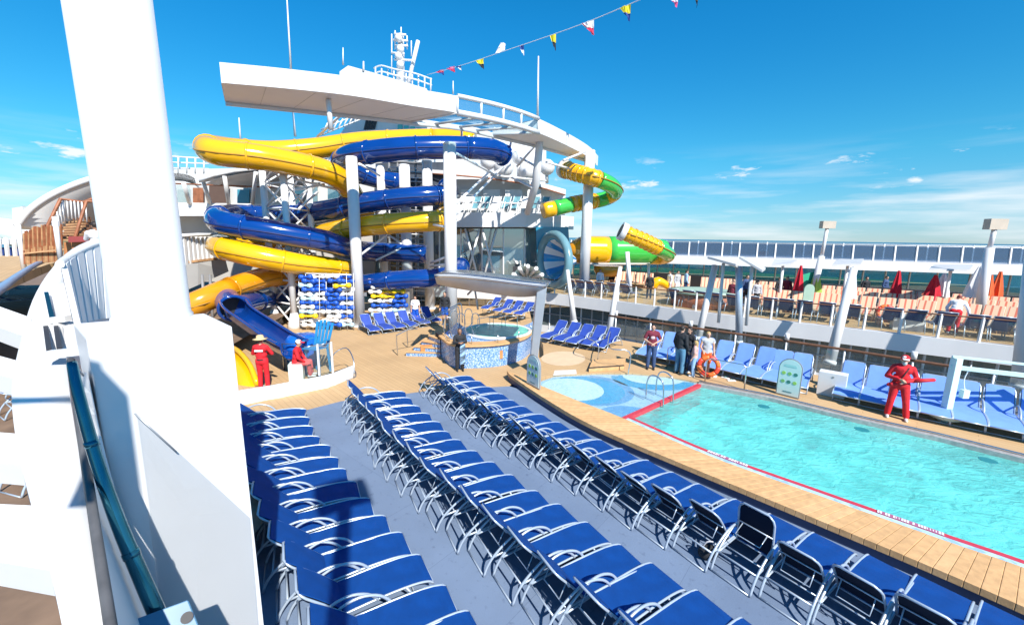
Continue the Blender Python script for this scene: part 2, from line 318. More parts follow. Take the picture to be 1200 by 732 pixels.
# ================================================================== THE SETTING
Z0 = V((0, 0, 0))
def flat(pts, z): return [V((p[0], p[1], z)) for p in pts]
sea = MB().add([(-60000, -2000, -42), (60000, -2000, -42), (60000, 60000, -42), (-60000, 60000, -42)], [(0, 1, 2, 3)]); struct('sea', sea, SEA)
hm = MB(); hp = []
for i in range(60):
    a = math.radians(-62 + i * .62); r = 24000; hgt = 340 + 260 * math.sin(i * .23 + .6) + 90 * math.sin(i * .9) + random.uniform(-30, 30)
    if i > 48: hgt *= (60 - i) / 12
    hp.append((V((r * math.sin(a), r * math.cos(a), -60)), V((r * 1.08 * math.sin(a), r * 1.08 * math.cos(a), max(20, hgt)))))
hm.sheet([a for a, b in hp], [b for a, b in hp], True); struct('hills', hm, mat('far_hill_blue', (.20, .34, .46), .9))
C_OUT = catmull([(-.12, 14.25, 0), (.03, 13.74, 0), (.85, 12.1, 0), (1.85, 10.38, 0), (2.75, 9.25, 0), (3.69, 8.23, 0), (5.26, 6.56, 0), (6.33, 5.4, 0), (7.3, 4.2, 0), (8.8, 2.2, 0)], 6)
C_IN = catmull([(.55, 13.5, 0), (.73, 13.12, 0), (1.4, 12.3, 0), (2.15, 11.4, 0), (3.02, 10.42, 0), (4.37, 8.60, 0), (5.85, 7.12, 0), (6.97, 6.03, 0), (7.85, 5.2, 0), (9.6, 3.2, 0)], 6)
PT = .30
BB = [(-14, 10.6), (-9, 11.0), (-7.59, 11.16), (-5.86, 11.34), (-5.15, 12.01), (-3.5, 12.63), (-2.75, 12.96), (-.05, 13.52)]
oo = [(p.x, p.y) for p in C_OUT if p.y < 13.5]
m = MB(); pl = flat(BB + oo + [(8.8, -6), (-14, -6)], .004); m.add(pl, [tuple(range(len(pl)))[::-1]]); struct('blue_deck', m, BDECK)
m = MB(); pl = flat(BB + [(.03, 13.74), (-.12, 14.25), (1.3, 16.2), (1.4, 18), (1.2, 20.5), (1.2, 34), (-26, 34), (-26, 10.6)], 0); m.add(pl, [tuple(range(len(pl)))]); struct('pool_deck', m, SAND)
m = MB(); m.add(flat([(-40, -8), (60, -8), (60, 60), (-40, 60)], -1.5), [(0, 1, 2, 3)]); struct('lower_walkway', m, mat('grey_walkway', (.22, .22, .23), .8))
# raised pool surround
RIM = [(.55, 13.5), (1.5, 13.85), (3.0, 14.15), (4.27, 14.21), (5.4, 13.95), (6.32, 13.36), (7.85, 12.2), (9.27, 10.78), (10.54, 9.72), (11.55, 8.66), (13.5, 6.3), (15, 4)]
BACK = [(-.12, 14.25), (1.3, 16.2), (1.4, 18), (1.2, 20.6), (4.6, 19.6), (6.9, 17.6), (9.1, 15.9), (11.3, 14.0), (12.9, 12.4), (14.4, 11.0), (17.0, 8.0), (19, 5.6)]
m = MB(); m.slab(flat(RIM, PT), flat(BACK, PT), -1.9)
struct('pool_surround', m, SAND)
m = MB(); m.slab(flat(C_OUT, -.1), flat([lerp(a, b, .9) for a, b in zip(C_OUT, C_IN)], -.1), .355); kerb = struct('pool_kerb', m, BWALL)
cop = Path(C_OUT, smooth=False); cin = Path(C_IN, smooth=False); NPL = 96
for i in range(NPL):
    a0, a1 = i / NPL, (i + 1) / NPL; g = .00012
    def cpt(c, t): return c.at(t * c.len)
    p = [cpt(cop, a0 + g), cpt(cop, a1 - g), cpt(cin, a1 - g), cpt(cin, a0 + g)]
    n_ = (p[0] - p[3]); n_.z = 0; n_.normalize(); z0 = PT - .115; zt = PT + random.uniform(-.002, .003)
    p[0] = p[0] + n_ * .05; p[1] = p[1] + n_ * .05
    q = MB().hexa([V((v.x, v.y, z0)) for v in p] + [V((v.x, v.y, zt)) for v in p]); mk('plank', q, random.choice(PLANKS), kerb, .006)
# pool basin, tile band, water
def off(path, d):
    out = []
    for i, p in enumerate(path):
        t = (path[min(i + 1, len(path) - 1)] - path[max(i - 1, 0)]).normalized(); out.append(p + V((-t.y, t.x, 0)) * d)
    return out
near = [p for p in C_IN if p.y <= 10.45]
T1, T2 = off(near, .13), off(near, .24)
m = MB(); m.slab(flat(near, PT - .01), flat(T1, PT - .012), -.5); struct('tile_band', m, mosaic('band_mosaic', (.42, .58, .70), (.50, .66, .72), (.30, .48, .70), 9))
m = MB(); m.slab(flat(T1, PT - .006), flat(T2, PT - .008), -.6); redband = struct('red_tile_band', m, REDP)
FAR = [V((6.2, 13.22, 0)), V((7.85, 12.08, 0)), V((9.27, 10.66, 0)), V((10.54, 9.6, 0)), V((11.46, 8.62, 0)), V((13.5, 6.2, 0)), V((15, 4, 0))]
cross0, cross1 = V((2.97, 10.50, 0)), V((6.2, 13.26, 0))
cd = (cross1 - cross0).normalized(); cn = V((cd.y, -cd.x, 0))
m = MB(); m.slab([cross0 + V((0, 0, PT - .004)), cross1 + V((0, 0, PT - .004))], [cross0 + cn * .13 + V((0, 0, PT - .004)), cross1 + cn * .13 + V((0, 0, PT - .004))], -.7); struct('red_tile_divider', m, REDP)
WZ = PT - .11
wp = [cross0 + cn * .12] + T2[1:] + FAR[::-1]
m = MB(); pl = flat(wp, WZ); m.add(pl, [tuple(range(len(pl)))]); struct('pool_water', m, POOLW)
m = MB(); pl = flat(wp, -.85); m.add(pl, [tuple(range(len(pl)))]); n = len(pl); pu = flat(wp, PT - .02)
m.add(pl + pu, [(i, (i + 1) % n, n + (i + 1) % n, n + i) for i in range(n)]); struct('pool_basin', m, POOLT)
m = MB(); fo = flat(FAR, PT + .004); m.slab(off(fo, -.02), off(fo, .20), -.5); struct('pool_gutter', m, mat('grey_gutter_tile', (.36, .34, .33), .4, var=.2, vs=12))
m = MB(); m.tube([p + V((0, 0, .04)) for p in off(fo, .16)], .022, 6); one('gutter_rail', m, STEEL, 'long steel guard strip along the far pool edge', 'rail')
# letter panels in the red band: worn white characters, unreadable in the photograph
tp = Path([lerp(a, b, .5) for a, b in zip(T1, T2)], smooth=False)
def nearest(path, pt):
    best = min(range(0, int(path.len * 50)), key=lambda k: (path.at(k / 50) - pt).length); return best / 50
for (xa, ya, xb, yb, blk) in ((830, 527, 878, 543, [1, 1, .5, 1, .4, .6, .6, 0, .7, 1, .8, .3, .5, .5, 1]), (1029, 592, 1105, 616, [1, 1, 0, 1, 1, 0, .8, .3, .3, 1, 1, 1, 0, 1, 0, .8, .8, 1, .4, .4, .3, .4, 1, 1])):
    d0, d1 = nearest(tp, P(xa, ya, PT)), nearest(tp, P(xb, yb, PT)); nb = len(blk); q = MB(); u = MB()
    for j in range(16):
        a, b = tp.at(lerp(d0, d1, j / 16)), tp.at(lerp(d0, d1, (j + 1) / 16)); t = (b - a).normalized(); nn = V((-t.y, t.x, 0)) * .055
        u.add(flat([a - nn, b - nn, b + nn, a + nn], PT + .0005), [(0, 1, 2, 3)])
    mk('letter_panel', u, mat('plum_tile', (.40, .12, .22), .4, var=.2, vs=20), redband)
    for j, k_ in enumerate(blk):
        if k_ <= 0: continue
        a, b = tp.at(lerp(d0, d1, (j + .12) / nb)), tp.at(lerp(d0, d1, (j + .12 + .75 * (1 if k_ > .45 else .45)) / nb)); t = (b - a).normalized(); nn = V((-t.y, t.x, 0)) * .042
        q.add(flat([a - nn * k_, b - nn, b + nn * min(1, k_ + .2), a + nn], PT + .003), [(0, 1, 2, 3)])
    mk('worn_lettering', q, WHITEC, redband)
# wading splash area with mosaic rings
wo_ = [(.73, 13.1), (1.4, 12.3), (2.15, 11.4), (2.99, 10.5)]
wpoly = [V(p + (0,)) for p in wo_] + [cross1] + [V(p + (0,)) for p in RIM[5:0:-1]] 
m = MB(); pl = flat(wpoly, PT - .06); m.add(pl, [tuple(range(len(pl)))]); wade = struct('wading_floor', m, MOS_BASE)
def inside(p):
    c = False; n = len(wpoly)
    for i in range(n):
        a, b = wpoly[i], wpoly[(i + 1) % n]
        if (a.y > p.y) != (b.y > p.y) and p.x < (b.x - a.x) * (p.y - a.y) / (b.y - a.y) + a.x: c = not c
    return c
def disc(name, c, r, z, mt, inner=None, sc2=(1, 1)):
    q = MB(); vs = []; st = 40; rings = 14; r0 = inner or 0
    for i in range(rings):
        for k in range(st):
            cell = []
            for (a, b) in ((i, k), (i + 1, k), (i + 1, k + 1), (i, k + 1)):
                rr = r0 + (r - r0) * a / rings; th = 2 * math.pi * b / st
                cell.append(V((c[0] + rr * math.cos(th) * sc2[0], c[1] + rr * math.sin(th) * sc2[1], z)))
            if all(inside(p) for p in cell): q.add(cell, [(0, 1, 2, 3)])
    mk(name, q, mt, wade)
disc('blue_crescent', (2.55, 12.72), 1.35, PT - .056, MOS_MID); disc('blue_crescent', (2.38, 12.68), 1.22, PT - .052, MOS_BLUE)
disc('pale_circle', (1.95, 12.70), 1.00, PT - .048, MOS_PALE)
disc('blue_crescent', (4.9, 13.75), 1.30, PT - .056, MOS_BLUE, sc2=(1.1, .8)); disc('pale_circle', (4.95, 13.95), .95, PT - .052, MOS_PALE, sc2=(1.1, .8))
disc('blue_crescent', (3.2, 10.5), .9, PT - .054, MOS_MID)
m = MB(); pl = flat(wpoly, PT - .02); m.add(pl, [tuple(range(len(pl)))]); struct('wading_water', m, water_mat('shallow_water', (.55, .75, .82), .13, 9, .5, tint=(.93, .98, 1)))
# mid deck
ME = [(-9, 30.5), (-4, 29.6), (-1, 28.9), (2.2, 27.5), (5.2, 25.2), (8.0, 22.6), (10.7, 20.2), (13.2, 18.4), (15.5, 16.7), (18.1, 14.8), (21, 12.3), (25, 8.5)]
MEc = catmull([(a, b, 0) for a, b in ME], 5); MZ = 1.3
TE = [(5, 37), (11.8, 34.4), (17.5, 32.3), (24, 29.9), (31, 27.4), (42, 23.4)]
TEc = catmull([(a, b, 0) for a, b in TE], 5); TZ = 3.7
def plan(c, z, d=0): return [V((p.x, p.y, z)) for p in (off(c, d) if d else c)]
m = MB(); m.slab(plan(MEc, MZ - .02, .35), [V((p.x + 20, p.y + 26, MZ - .02)) for p in MEc], -.5); struct('beach_deck', m, SAND)
fas = thing('deck_fascia', 'long curved white fascia of the beach deck behind the pool loungers', 'fascia', (10, 20, 1))
i = 0
for a in range(0, len(MEc) - 1, 3):
    seg = MEc[a:a + 4]
    q = MB(); q.slab(plan(seg, MZ - .66), plan(off(MEc, .35)[a:a + 4], MZ - .66), .70); mk('fascia_panel', q, WHITE, fas)
wall = thing('window_wall', 'dark green glass wall under the white fascia behind the pool loungers', 'window wall', (10, 20.5, -1.5))
WW = off(MEc, .75)
for a in range(0, len(WW) - 1):
    seg = plan(WW[a:a + 2], -1.0); d_ = (seg[1] - seg[0])
    q = MB(); q.slab([p for p in seg], [p + V((-d_.y, d_.x, 0)).normalized() * .03 for p in seg], 1.75); mk('pane', q, GLASSD, wall)
    q = MB(); q.bar(seg[0] + V((0, 0, -.4)), seg[0] + V((0, 0, 1.8)), .07, .07); mk('mullion', q, WHITE2 if a % 3 == 0 else GREY, wall)
q = MB(); q.tube([p + V((0, 0, .85)) for p in plan(off(MEc, .72), -1.0)], .035, 6); mk('transom', q, GREY, wall)
q = MB(); q.slab(plan(MEc, -1.49, .74), plan(MEc, -1.49, .85), .5); mk('plinth', q, WHITE, wall)
q = MB(); bw = off(MEc, 1.25); q.slab(plan(bw, -1.49), plan(off(MEc, 1.35), -1.49), 2.3); mk('inner_wall', q, mat('dim_interior', (.46, .52, .52), .8, var=.5, vs=.7), wall)
# top deck
m = MB(); m.slab(plan(TEc, TZ - .68), [V((p.x + 6, p.y + 9, TZ - .68)) for p in TEc], .68); struct('jogging_deck', m, WHITE)
q = thing('upper_windscreen', 'teal glass windscreen under the far upper deck', 'windscreen', (20, 32, 1.3))
WS = off(TEc, 1.6)
for a in range(0, len(WS) - 1):
    for h_ in (0, 1):
        z = MZ + h_ * .86
        p = [V((WS[a].x, WS[a].y, z)), V((WS[a + 1].x, WS[a + 1].y, z))]; b_ = MB(); dd = (p[1] - p[0]).normalized(); b_.slab([p[0] + dd * .03, p[1] - dd * .03], [v + V((0, .04, 0)) for v in (p[0] + dd * .03, p[1] - dd * .03)], .84); mk('pane', b_, GLASST, q)
    b_ = MB(); b_.bar(V((WS[a].x, WS[a].y - .03, MZ)), V((WS[a].x, WS[a].y - .03, TZ - .6)), .08, .08); mk('mullion', b_, GREY, q)
def railing(path, z, h, step, label, nm, pmat=WHITE, pw=.06, rail_m=WHITE, gl=GLASS, lean=0.0, top=True):
    t = thing(nm, label, 'railing', tuple(path.at(0)) [:2] + (z,)); n = int(path.len / step)
    for i in range(n + 1):
        p = path.at(i * step); p = V((p.x, p.y, z)); tn = path.tan(i * step); nn = V((-tn.y, tn.x, 0))
        q = MB(); q.bar(p, p + V((0, 0, h)) + nn * lean, pw, pw); mk('post', q, pmat, t)
        if i < n:
            p2 = path.at((i + 1) * step); p2 = V((p2.x, p2.y, z)); dd = (p2 - p).normalized() * (pw * .6)
            q = MB(); q.hexa([p + dd + V((0, 0, .06)), p2 - dd + V((0, 0, .06)), p2 - dd + V((0, .012, .06)), p + dd + V((0, .012, .06)), p + dd + V((0, 0, h * .9)) + nn * lean, p2 - dd + V((0, 0, h * .9)) + nn * lean, p2 - dd + V((0, .012, h * .9)) + nn * lean, p + dd + V((0, .012, h * .9)) + nn * lean]); mk('pane', q, gl, t)
    if top:
        q = MB(); q.tube([V((path.at(i * step / 2).x, path.at(i * step / 2).y, z + h * .97)) + V((-path.tan(i * step / 2).y, path.tan(i * step / 2).x, 0)) * lean for i in range(2 * n + 1)], .03, 6); mk('top_rail', q, rail_m, t)
    return t
tpth = Path(off(TEc, .25), smooth=False)
railing(tpth, TZ, 1.08, 1.2, 'near white post and glass railing on the far upper deck', 'glass_railing', gl=glass('smoky_rail_glass', (.36, .46, .58), .2, .25), rail_m=GREY, lean=.12, pw=.10)
railing(Path(off(TEc, 3.6), smooth=False), TZ, 1.15, 2.6, 'outboard white post railing of the far upper deck against the sea', 'outer_railing', gl=glass('smoky_outer_glass', (.30, .42, .58), .2, .3), rail_m=GREY, lean=.1, pw=.10)
mpth = Path([p for p in off(MEc, .12)], smooth=False)
railing(mpth, MZ + .04, .95, 1.12, 'white post and clear glass railing along the beach deck edge', 'beach_deck_railing', rail_m=TEAK, pw=.075, lean=-.02)
# brown handrail behind the pool loungers
bk = Path([V((a, b, 0)) for a, b in BACK[4:]], smooth=False)
t = thing('teak_handrail', 'brown teak handrail with short white posts behind the pool loungers', 'handrail', (4.6, 19.6, PT))
q = MB(); q.tube([V((p.x, p.y, PT + 1.06)) for p in (bk.at(i * .5) for i in range(int(bk.len * 2)))], .045, 8); mk('rail', q, TEAK, t)
for i in range(int(bk.len / 1.7)):
    p = bk.at(i * 1.7 + .4); q = MB(); q.tube([V((p.x, p.y, PT)), V((p.x, p.y, PT + 1.02))], .03, 6); mk('post', q, WHITE2, t)
    if i % 2 == 0: q = MB(); q.tube([V((p.x, p.y, PT + 1.1)), V((p.x, p.y, PT + 1.34))], .075, 10); mk('post_lamp', q, WHITE, t)
    p2 = bk.at(i * 1.7 + 2.1); q = MB(); q.hexa([V((p.x, p.y, PT + .1)), V((p2.x, p2.y, PT + .1)), V((p2.x, p2.y + .012, PT + .1)), V((p.x, p.y + .012, PT + .1)), V((p.x, p.y, PT + .95)), V((p2.x, p2.y, PT + .95)), V((p2.x, p2.y + .012, PT + .95)), V((p.x, p.y + .012, PT + .95))]); mk('pane', q, GLASS, t)
# ================================================================== SUN LOUNGERS
# local frame: y = 0 at the head-end floor bar, +y towards the foot, x across
LW = .282
def arc_leg(x): return catmull([(x, .0, .015), (x, .06, .16), (x, .17, .30), (x, .34, .43), (x, .54, .535), (x, .74, .55), (x, .92, .48), (x, 1.03, .375), (x, 1.05, .335)], 3)
def make_lounger(fab, frame, back=24, name='sun_lounger'):
    t = thing(name, None, None)
    for s in (-1, 1):
        q = MB(); q.tube(arc_leg(s * (LW + .010)), .019, 7); mk('arm_leg', q, frame, t)
        q = MB(); q.tube(catmull([(s * LW, .12, .27), (s * LW, .6, .315), (s * LW, 1.1, .345), (s * LW, 1.5, .34), (s * LW, 1.72, .30), (s * LW, 1.80, .24)], 3), .0165, 7); mk('side_rail', q, frame, t)
        q = MB(); q.tube([(s * LW, 1.42, .335), (s * LW, 1.52, .17), (s * LW, 1.60, .01)], .0155, 7); mk('foot_leg', q, frame, t)
    q = MB(); q.tube([(-LW, 0, .015), (LW, 0, .015)], .013, 6); mk('floor_bar', q, frame, t)
    for y_, z_, r_ in ((.14, .272, .015), (.34, .292, .011), (.62, .305, .013), (1.58, .03, .012), (1.79, .25, .0155)):
        q = MB(); q.tube([(-LW, y_, z_), (LW, y_, z_)], r_, 6); mk('cross_bar', q, frame, t)
    q = MB(); ys = [.62, .80, 1.0, 1.25, 1.45, 1.62, 1.73, 1.79]; zs = [.322, .322, .330, .338, .336, .318, .29, .258]
    A = [V((-LW + .012, y, z)) for y, z in zip(ys, zs)]; B = [V((LW - .012, y, z)) for y, z in zip(ys, zs)]; q.slab(A, B, .012); mk('seat', q, fab, t)
    b = bpy.data.objects.new('backrest', None)
    q = MB(); n = 7; A = []; B = []
    for i in range(n + 1):
        y = -.66 * i / n; z = .010 + .014 * math.sin(math.pi * i / n); A.append(V((LW - .045, y, z))); B.append(V((-LW + .045, y, z)))
    q.slab(A, B, .012); b = mk('backrest', q, fab, t); b.location = (0, .62, .325); b.rotation_euler = (-math.radians(back), 0, 0)
    q = MB(); w_ = LW - .022; q.tube([(w_, 0, 0), (w_, -.3, .008), (w_, -.55, 0), (w_ - .02, -.62, -.004), (w_ - .08, -.675, -.006), (-w_ + .08, -.675, -.006), (-w_ + .02, -.62, -.004), (-w_, -.55, 0), (-w_, -.3, .008), (-w_, 0, 0)], .0165, 7); f = mk('backrest_frame', q, frame, b)
    q = MB(); q.slab([V((-w_ + .02, -.02, -.006)), V((-w_ + .02, -.33, .004)), V((-w_ + .02, -.64, -.006))], [V((w_ - .02, -.02, -.006)), V((w_ - .02, -.33, .004)), V((w_ - .02, -.64, -.006))], .004); mk('shaded_underlay', q, UNDERLAY, b); q = MB(); q.tube([(w_, -.34, -.016), (-w_, -.34, -.016)], .011, 6); mk('back_bar', q, frame, b); q = MB(); q.tube([(w_ - .08, -.33, -.02), (w_ - .08, -.24, -.22), (-w_ + .08, -.24, -.22), (-w_ + .08, -.33, -.02)], .009, 6); mk('prop_bar', q, frame, b)
    return t
def place(proto, loc, ang, label, group, back=None, scale=1.0):
    c = copy_tree(proto); c.location = loc; c.rotation_euler = (0, 0, ang); c.scale = (scale,) * 3; tag(c, label, 'sun lounger', group)
    if back is not None:
        for ch in c.children:
            if ch.name.split('.')[0] == 'backrest': ch.rotation_euler = (-math.radians(back), 0, 0)
    return c
PR = make_lounger(NAVY, ALU)
def row(foot, start, count, ang0, ang1, back, gname, gphrase, special={}, step=.617):
    pth = Path([V((a, b, 0)) for a, b in foot])
    for i in range(count):
        d = start + (i + .5) * step; f = pth.at(d); a = math.radians(lerp(ang0, ang1, min(1.15, d / pth.len)))
        dr = V((math.cos(a), math.sin(a), 0)); loc = f - dr * 1.80; loc += V((random.uniform(-.02, .02), random.uniform(-.02, .02), .006))
        bk_ = special.get(i, back(i) if callable(back) else back) + random.uniform(-3.5, 3.5)
        place(PR, loc, a - math.pi / 2 + random.uniform(-.035, .035), special.get(('l', i)) or f'navy sun lounger, {ordn(i)} from the far end of {gname}', gphrase, bk_)
row([(-6.2, 11.5), (-5.58, 10.62), (-4.68, 9.32), (-3.93, 8.49), (-3.24, 7.6), (-2.49, 6.72), (-1.66, 5.81), (-.86, 4.95), (-.46, 4.5), (.5, 3.5), (1.6, 2.4)], .95, 17, 18, 34, lambda i: 42, 'the row beside the white pedestal', 'navy loungers in the left row')
row([(-3.3, 12.12), (-2.66, 11.14), (-1.93, 10.13), (-1.29, 9.18), (-.9, 8.73), (.3, 7.37), (.69, 6.93), (1.11, 6.49), (1.51, 6.04), (1.88, 5.64), (2.9, 4.6), (4.0, 3.5)], 0, 18, 20, 34, lambda i: 52, 'the middle row', 'navy loungers in the middle row')
row([(-1.45, 13.75), (-1.17, 13.32), (.46, 11.05), (1.25, 10.14), (2.09, 9.23), (2.98, 8.33), (3.73, 7.44), (4.6, 6.53), (5.46, 5.67), (6.35, 4.82), (7.4, 3.8)], .15, 22, 25, 36, lambda i: 52, 'the row beside the pool kerb', 'navy loungers in the row beside the pool kerb',
    {15: 88, ('l', 15): 'navy sun lounger with its backrest raised upright beside the pool kerb'})
for ch in [PR] + list(PR.children_recursive): bpy.data.objects.remove(ch)
# a bag left under a lounger
q = MB(); b0 = P(829, 655, 0); q.ball(b0 + V((0, 0, .13)), .15, 12, (1.1, .7, .85)); bag = thing('beach_bag', 'dark bag left on the floor under the upright lounger', 'bag', tuple(b0)); mk('bag_body', q, BLACKC, bag)
q = MB(); q.tube(catmull([b0 + V((-.1, 0, .22)), b0 + V((-.05, -.03, .34)), b0 + V((.06, -.03, .33)), b0 + V((.11, 0, .21))], 3), .012, 6); mk('strap', q, GREYC, bag)
# pale blue loungers on the far side of the pool, feet to the water
PB = make_lounger(LBLUE, ALU, 34)
FL = Path([V((a, b, 0)) for a, b in [(4.95, 15.95), (6.4, 14.9), (7.5, 13.95), (8.45, 12.95), (9.56, 12.0), (10.5, 11.1), (11.4, 10.3), (12.6, 9.25), (14, 8)]])
n_ = int(FL.len / .62); cabp = P(969, 467, PT); i = -1
for i_ in range(n_):
    d = (i_ + .5) * .62; f = FL.at(d)
    if abs(d - nearest(FL, cabp - V((0, 0, PT)))) < .31: continue
    i += 1; tn = FL.tan(d); nn = V((-tn.y, tn.x, 0)); loc = f + nn * 1.72 + V((0, 0, PT)); a = math.atan2(-nn.y, -nn.x)
    place(PB, loc, a - math.pi / 2, f'pale blue lounger facing the water, {ordn(i)} from left beyond the pool', 'pale blue loungers beyond the pool', 60 + random.uniform(-3, 3), 1.07)
for ch in [PB] + list(PB.children_recursive): bpy.data.objects.remove(ch)
# dark blue loungers beside the hot tub canopy and under the slide columns
PN = make_lounger(mat('royal_blue_fabric', (.02, .06, .34), .7, var=.12, vs=4, bump=.2, bs=120), ALU, 45)
gl_ = [(640, 402), (656, 405), (671, 408), (687, 410), (703, 413)]
for i, (x, y) in enumerate(gl_):
    f = P(x - 2, y, PT); a = math.radians(-128); place(PN, f - V((math.cos(a), math.sin(a), 0)) * 1.75, a - math.pi / 2, f'royal blue lounger, {ordn(i)} from the left beside the steel canopy leg', 'royal blue loungers right of the canopy leg', 46)
gl_ = [(440, 393), (456, 391), (470, 389), (485, 387), (499, 384), (512, 381)]
for i, (x, y) in enumerate(gl_):
    f = P(x, y, 0); a = math.radians(-52); place(PN, f - V((math.cos(a), math.sin(a), 0)) * 1.75, a - math.pi / 2, f'royal blue lounger, {ordn(i)} from the left below the slide columns', 'royal blue loungers under the water slides', 52)
gl_ = [(568, 362), (582, 365), (594, 367), (607, 369)]
for i, (x, y) in enumerate(gl_):
    f = P(x, y + 4, PT); a = math.radians(-120); place(PN, f - V((math.cos(a), math.sin(a), 0)) * 1.75, a - math.pi / 2, f'royal blue lounger behind the hot tub, {ordn(i)} from the left', 'royal blue loungers behind the hot tub', 40)
# simple loungers of the beach deck: navy ones along the rail, striped ones in ranks
def make_simple(fab, frame, back, name='sun_lounger'):
    t = thing(name, None, None)
    q = MB(); q.slab([V((-.29, y, z)) for y, z in ((.7, .34), (1.2, .36), (1.85, .30))], [V((.29, y, z)) for y, z in ((.7, .34), (1.2, .36), (1.85, .30))], .03); mk('seat', q, fab, t)
    b = math.radians(back); q = MB(); e = V((0, -.82 * math.cos(b), .82 * math.sin(b))); q.slab([V((-.29, .7, .34)), V((-.29, .7, .34)) + e], [V((.29, .7, .34)), V((.29, .7, .34)) + e], .03); mk('backrest', q, fab, t)
    q = MB()
    for s in (-1, 1):
        q.tube([(s * .31, .1, 0), (s * .31, .3, .45), (s * .31, .6, .52), (s * .31, .9, .36), (s * .31, 1.85, .31), (s * .31, 1.7, 0)], .02, 5); q.tube([V((s * .3, .7, .34)), V((s * .3, .7, .34)) + e * 1.03], .018, 5)
    q.tube([V((-.3, .7, .34)) + e * 1.03, V((.3, .7, .34)) + e * 1.03], .018, 5); mk('frame', q, frame, t)
    return t
PS = make_simple(NAVYD, ALU, 48)
rp = Path(plan(off(MEc, 1.0), MZ), smooth=False); xs = []
d = 0
while d < rp.len:
    p = rp.at(d); tn = rp.tan(d)
    if 3.5 < p.x < 24: xs.append((p, tn, d))
    d += .78 + .12 * math.sin(d * 1.7)
i = 0
for (p, tn, d) in xs:
    if 6.9 < p.x < 8.8 or 15.2 < p.x < 15.9: continue
    nn = V((-tn.y, tn.x, 0)); a = math.atan2(nn.y, nn.x) + random.uniform(-.08, .08)
    place(PS, p - nn * .15, a - math.pi / 2, f'navy lounger seen from behind, {ordn(i)} from left along the beach deck railing', 'navy loungers behind the beach deck railing'); i += 1
PS2 = make_simple(STRIPE, mat('cream_frame', (.62, .5, .38), .6), 50)
ri = 0
for rk, (dist, nm, x0, x1) in enumerate([(4.1, 'nearest', 13.5, 27), (6.6, 'second', 12.6, 31), (9.0, 'farthest', 8, 34)]):
    rp = Path(plan(off(MEc, dist), MZ), smooth=False); d = 0; i = 0
    while d < rp.len:
        p = rp.at(d); tn = rp.tan(d); d += .70
        if not (x0 < p.x < x1) or random.random() < .04: continue
        nn = V((-tn.y, tn.x, 0)); a = math.atan2(-p.y * .9, -p.x * .9 - 1.5)
        place(PS2, p - V((math.cos(a), math.sin(a), 0)) * .9, a - math.pi / 2 + random.uniform(-.05, .05), f'beige red striped lounger, {ordn(i)} from left in the {nm} beach deck rank', f'striped loungers in the {nm} rank of the beach deck'); i += 1
for pr in (PN, PS, PS2):
    for ch in [pr] + list(pr.children_recursive): bpy.data.objects.remove(ch)
# ================================================================== NEAR LEFT: column on its pedestal, stair structure
cb = [P(100.6, 396, 4.27), P(272, 382, 4.27), P(240, 367, 4.27), P(86, 379, 4.27)]
# square the plan a little
t = thing('white_column', 'thick white column standing on a tall white box pedestal at near left', 'column', (cb[0].x, cb[0].y, 0))
q = MB(); q.prism([V((p.x, p.y, 0)) for p in cb], (0, 0, 4.27)); mk('pedestal', q, WHITE, t, .012)
cc = P(180, 372, 4.27); top = ray(122, -20); tp_ = None
q = MB(); q.lathe([(.275, 4.25), (.275, 4.29), (.262, 4.31), (.262, 7.3)], (cc.x, cc.y, 0), 48); mk('shaft', q, WHITE, t)
# floodlight mast standing behind the viewer on the upper deck: throws its shadow over the left row
fl = P(403, 577, .35); HB = V((fl.x, fl.y, .35)) + SD * (9.6 / SD.z); f2 = P(395, 690, .35); HM = V((f2.x, f2.y, .35)) + SD * (7.45 / SD.z)
t = thing('floodlight_mast', 'white floodlight mast on the near upper deck behind the viewer', 'floodlight', (HB.x, HB.y, 3.5))
q = MB(); q.tube([HM + (HM - HB) * 2.0, HB + V((0, 0, -.2))], [.15, .11], 12); mk('mast', q, WHITE, t)
q = MB(); q.box(HB, (.95, .36, .62), .6); mk('lamp_box', q, TANBOX, t)
# upper deck the viewer stands on
m = MB(); m.hexa([V((-6, -7, 3.3)), V((3, -7, 3.3)), V((3, -1.2, 3.3)), V((-6, -1.2, 3.3)), V((-6, -7, 3.45)), V((3, -7, 3.45)), V((3, -1.2, 3.45)), V((-6, -1.2, 3.45))]); struct('viewing_deck', m, SAND)
# sweeping white stair parapet: left edge and right edge of its broad top
LE = catmull([D(118, 276, 6.6), D(84, 292, 6.0), D(58, 318, 5.3), D(38, 352, 4.6), D(24, 400, 3.9), D(14, 450, 3.3), D(18, 510, 2.8), D(33, 575, 2.4), D(52, 640, 2.05), D(66, 700, 1.8), D(78, 760, 1.62)], 4)
RE = catmull([D(124, 280, 6.6), D(96, 297, 6.0), D(76, 325, 5.3), D(72, 362, 4.6), D(76, 400, 3.9), D(80, 450, 3.3), D(89, 510, 2.8), D(99, 575, 2.4), D(111, 640, 2.05), D(122, 700, 1.8), D(132, 760, 1.62)], 4)
t = thing('stair_parapet', 'sweeping broad white stair parapet with finned arms at far left edge', 'parapet', tuple(LE[0]))
q = MB(); q.slab(LE, RE, -.22, True); mk('cap', q, WHITE, t)
q = MB(); q.slab([lerp(a, b, .25) - V((0, 0, .24)) for a, b in zip(LE, RE)], [lerp(a, b, .75) - V((0, 0, .24)) for a, b in zip(LE, RE)], -1.6, True); mk('stringer', q, WHITE, t)
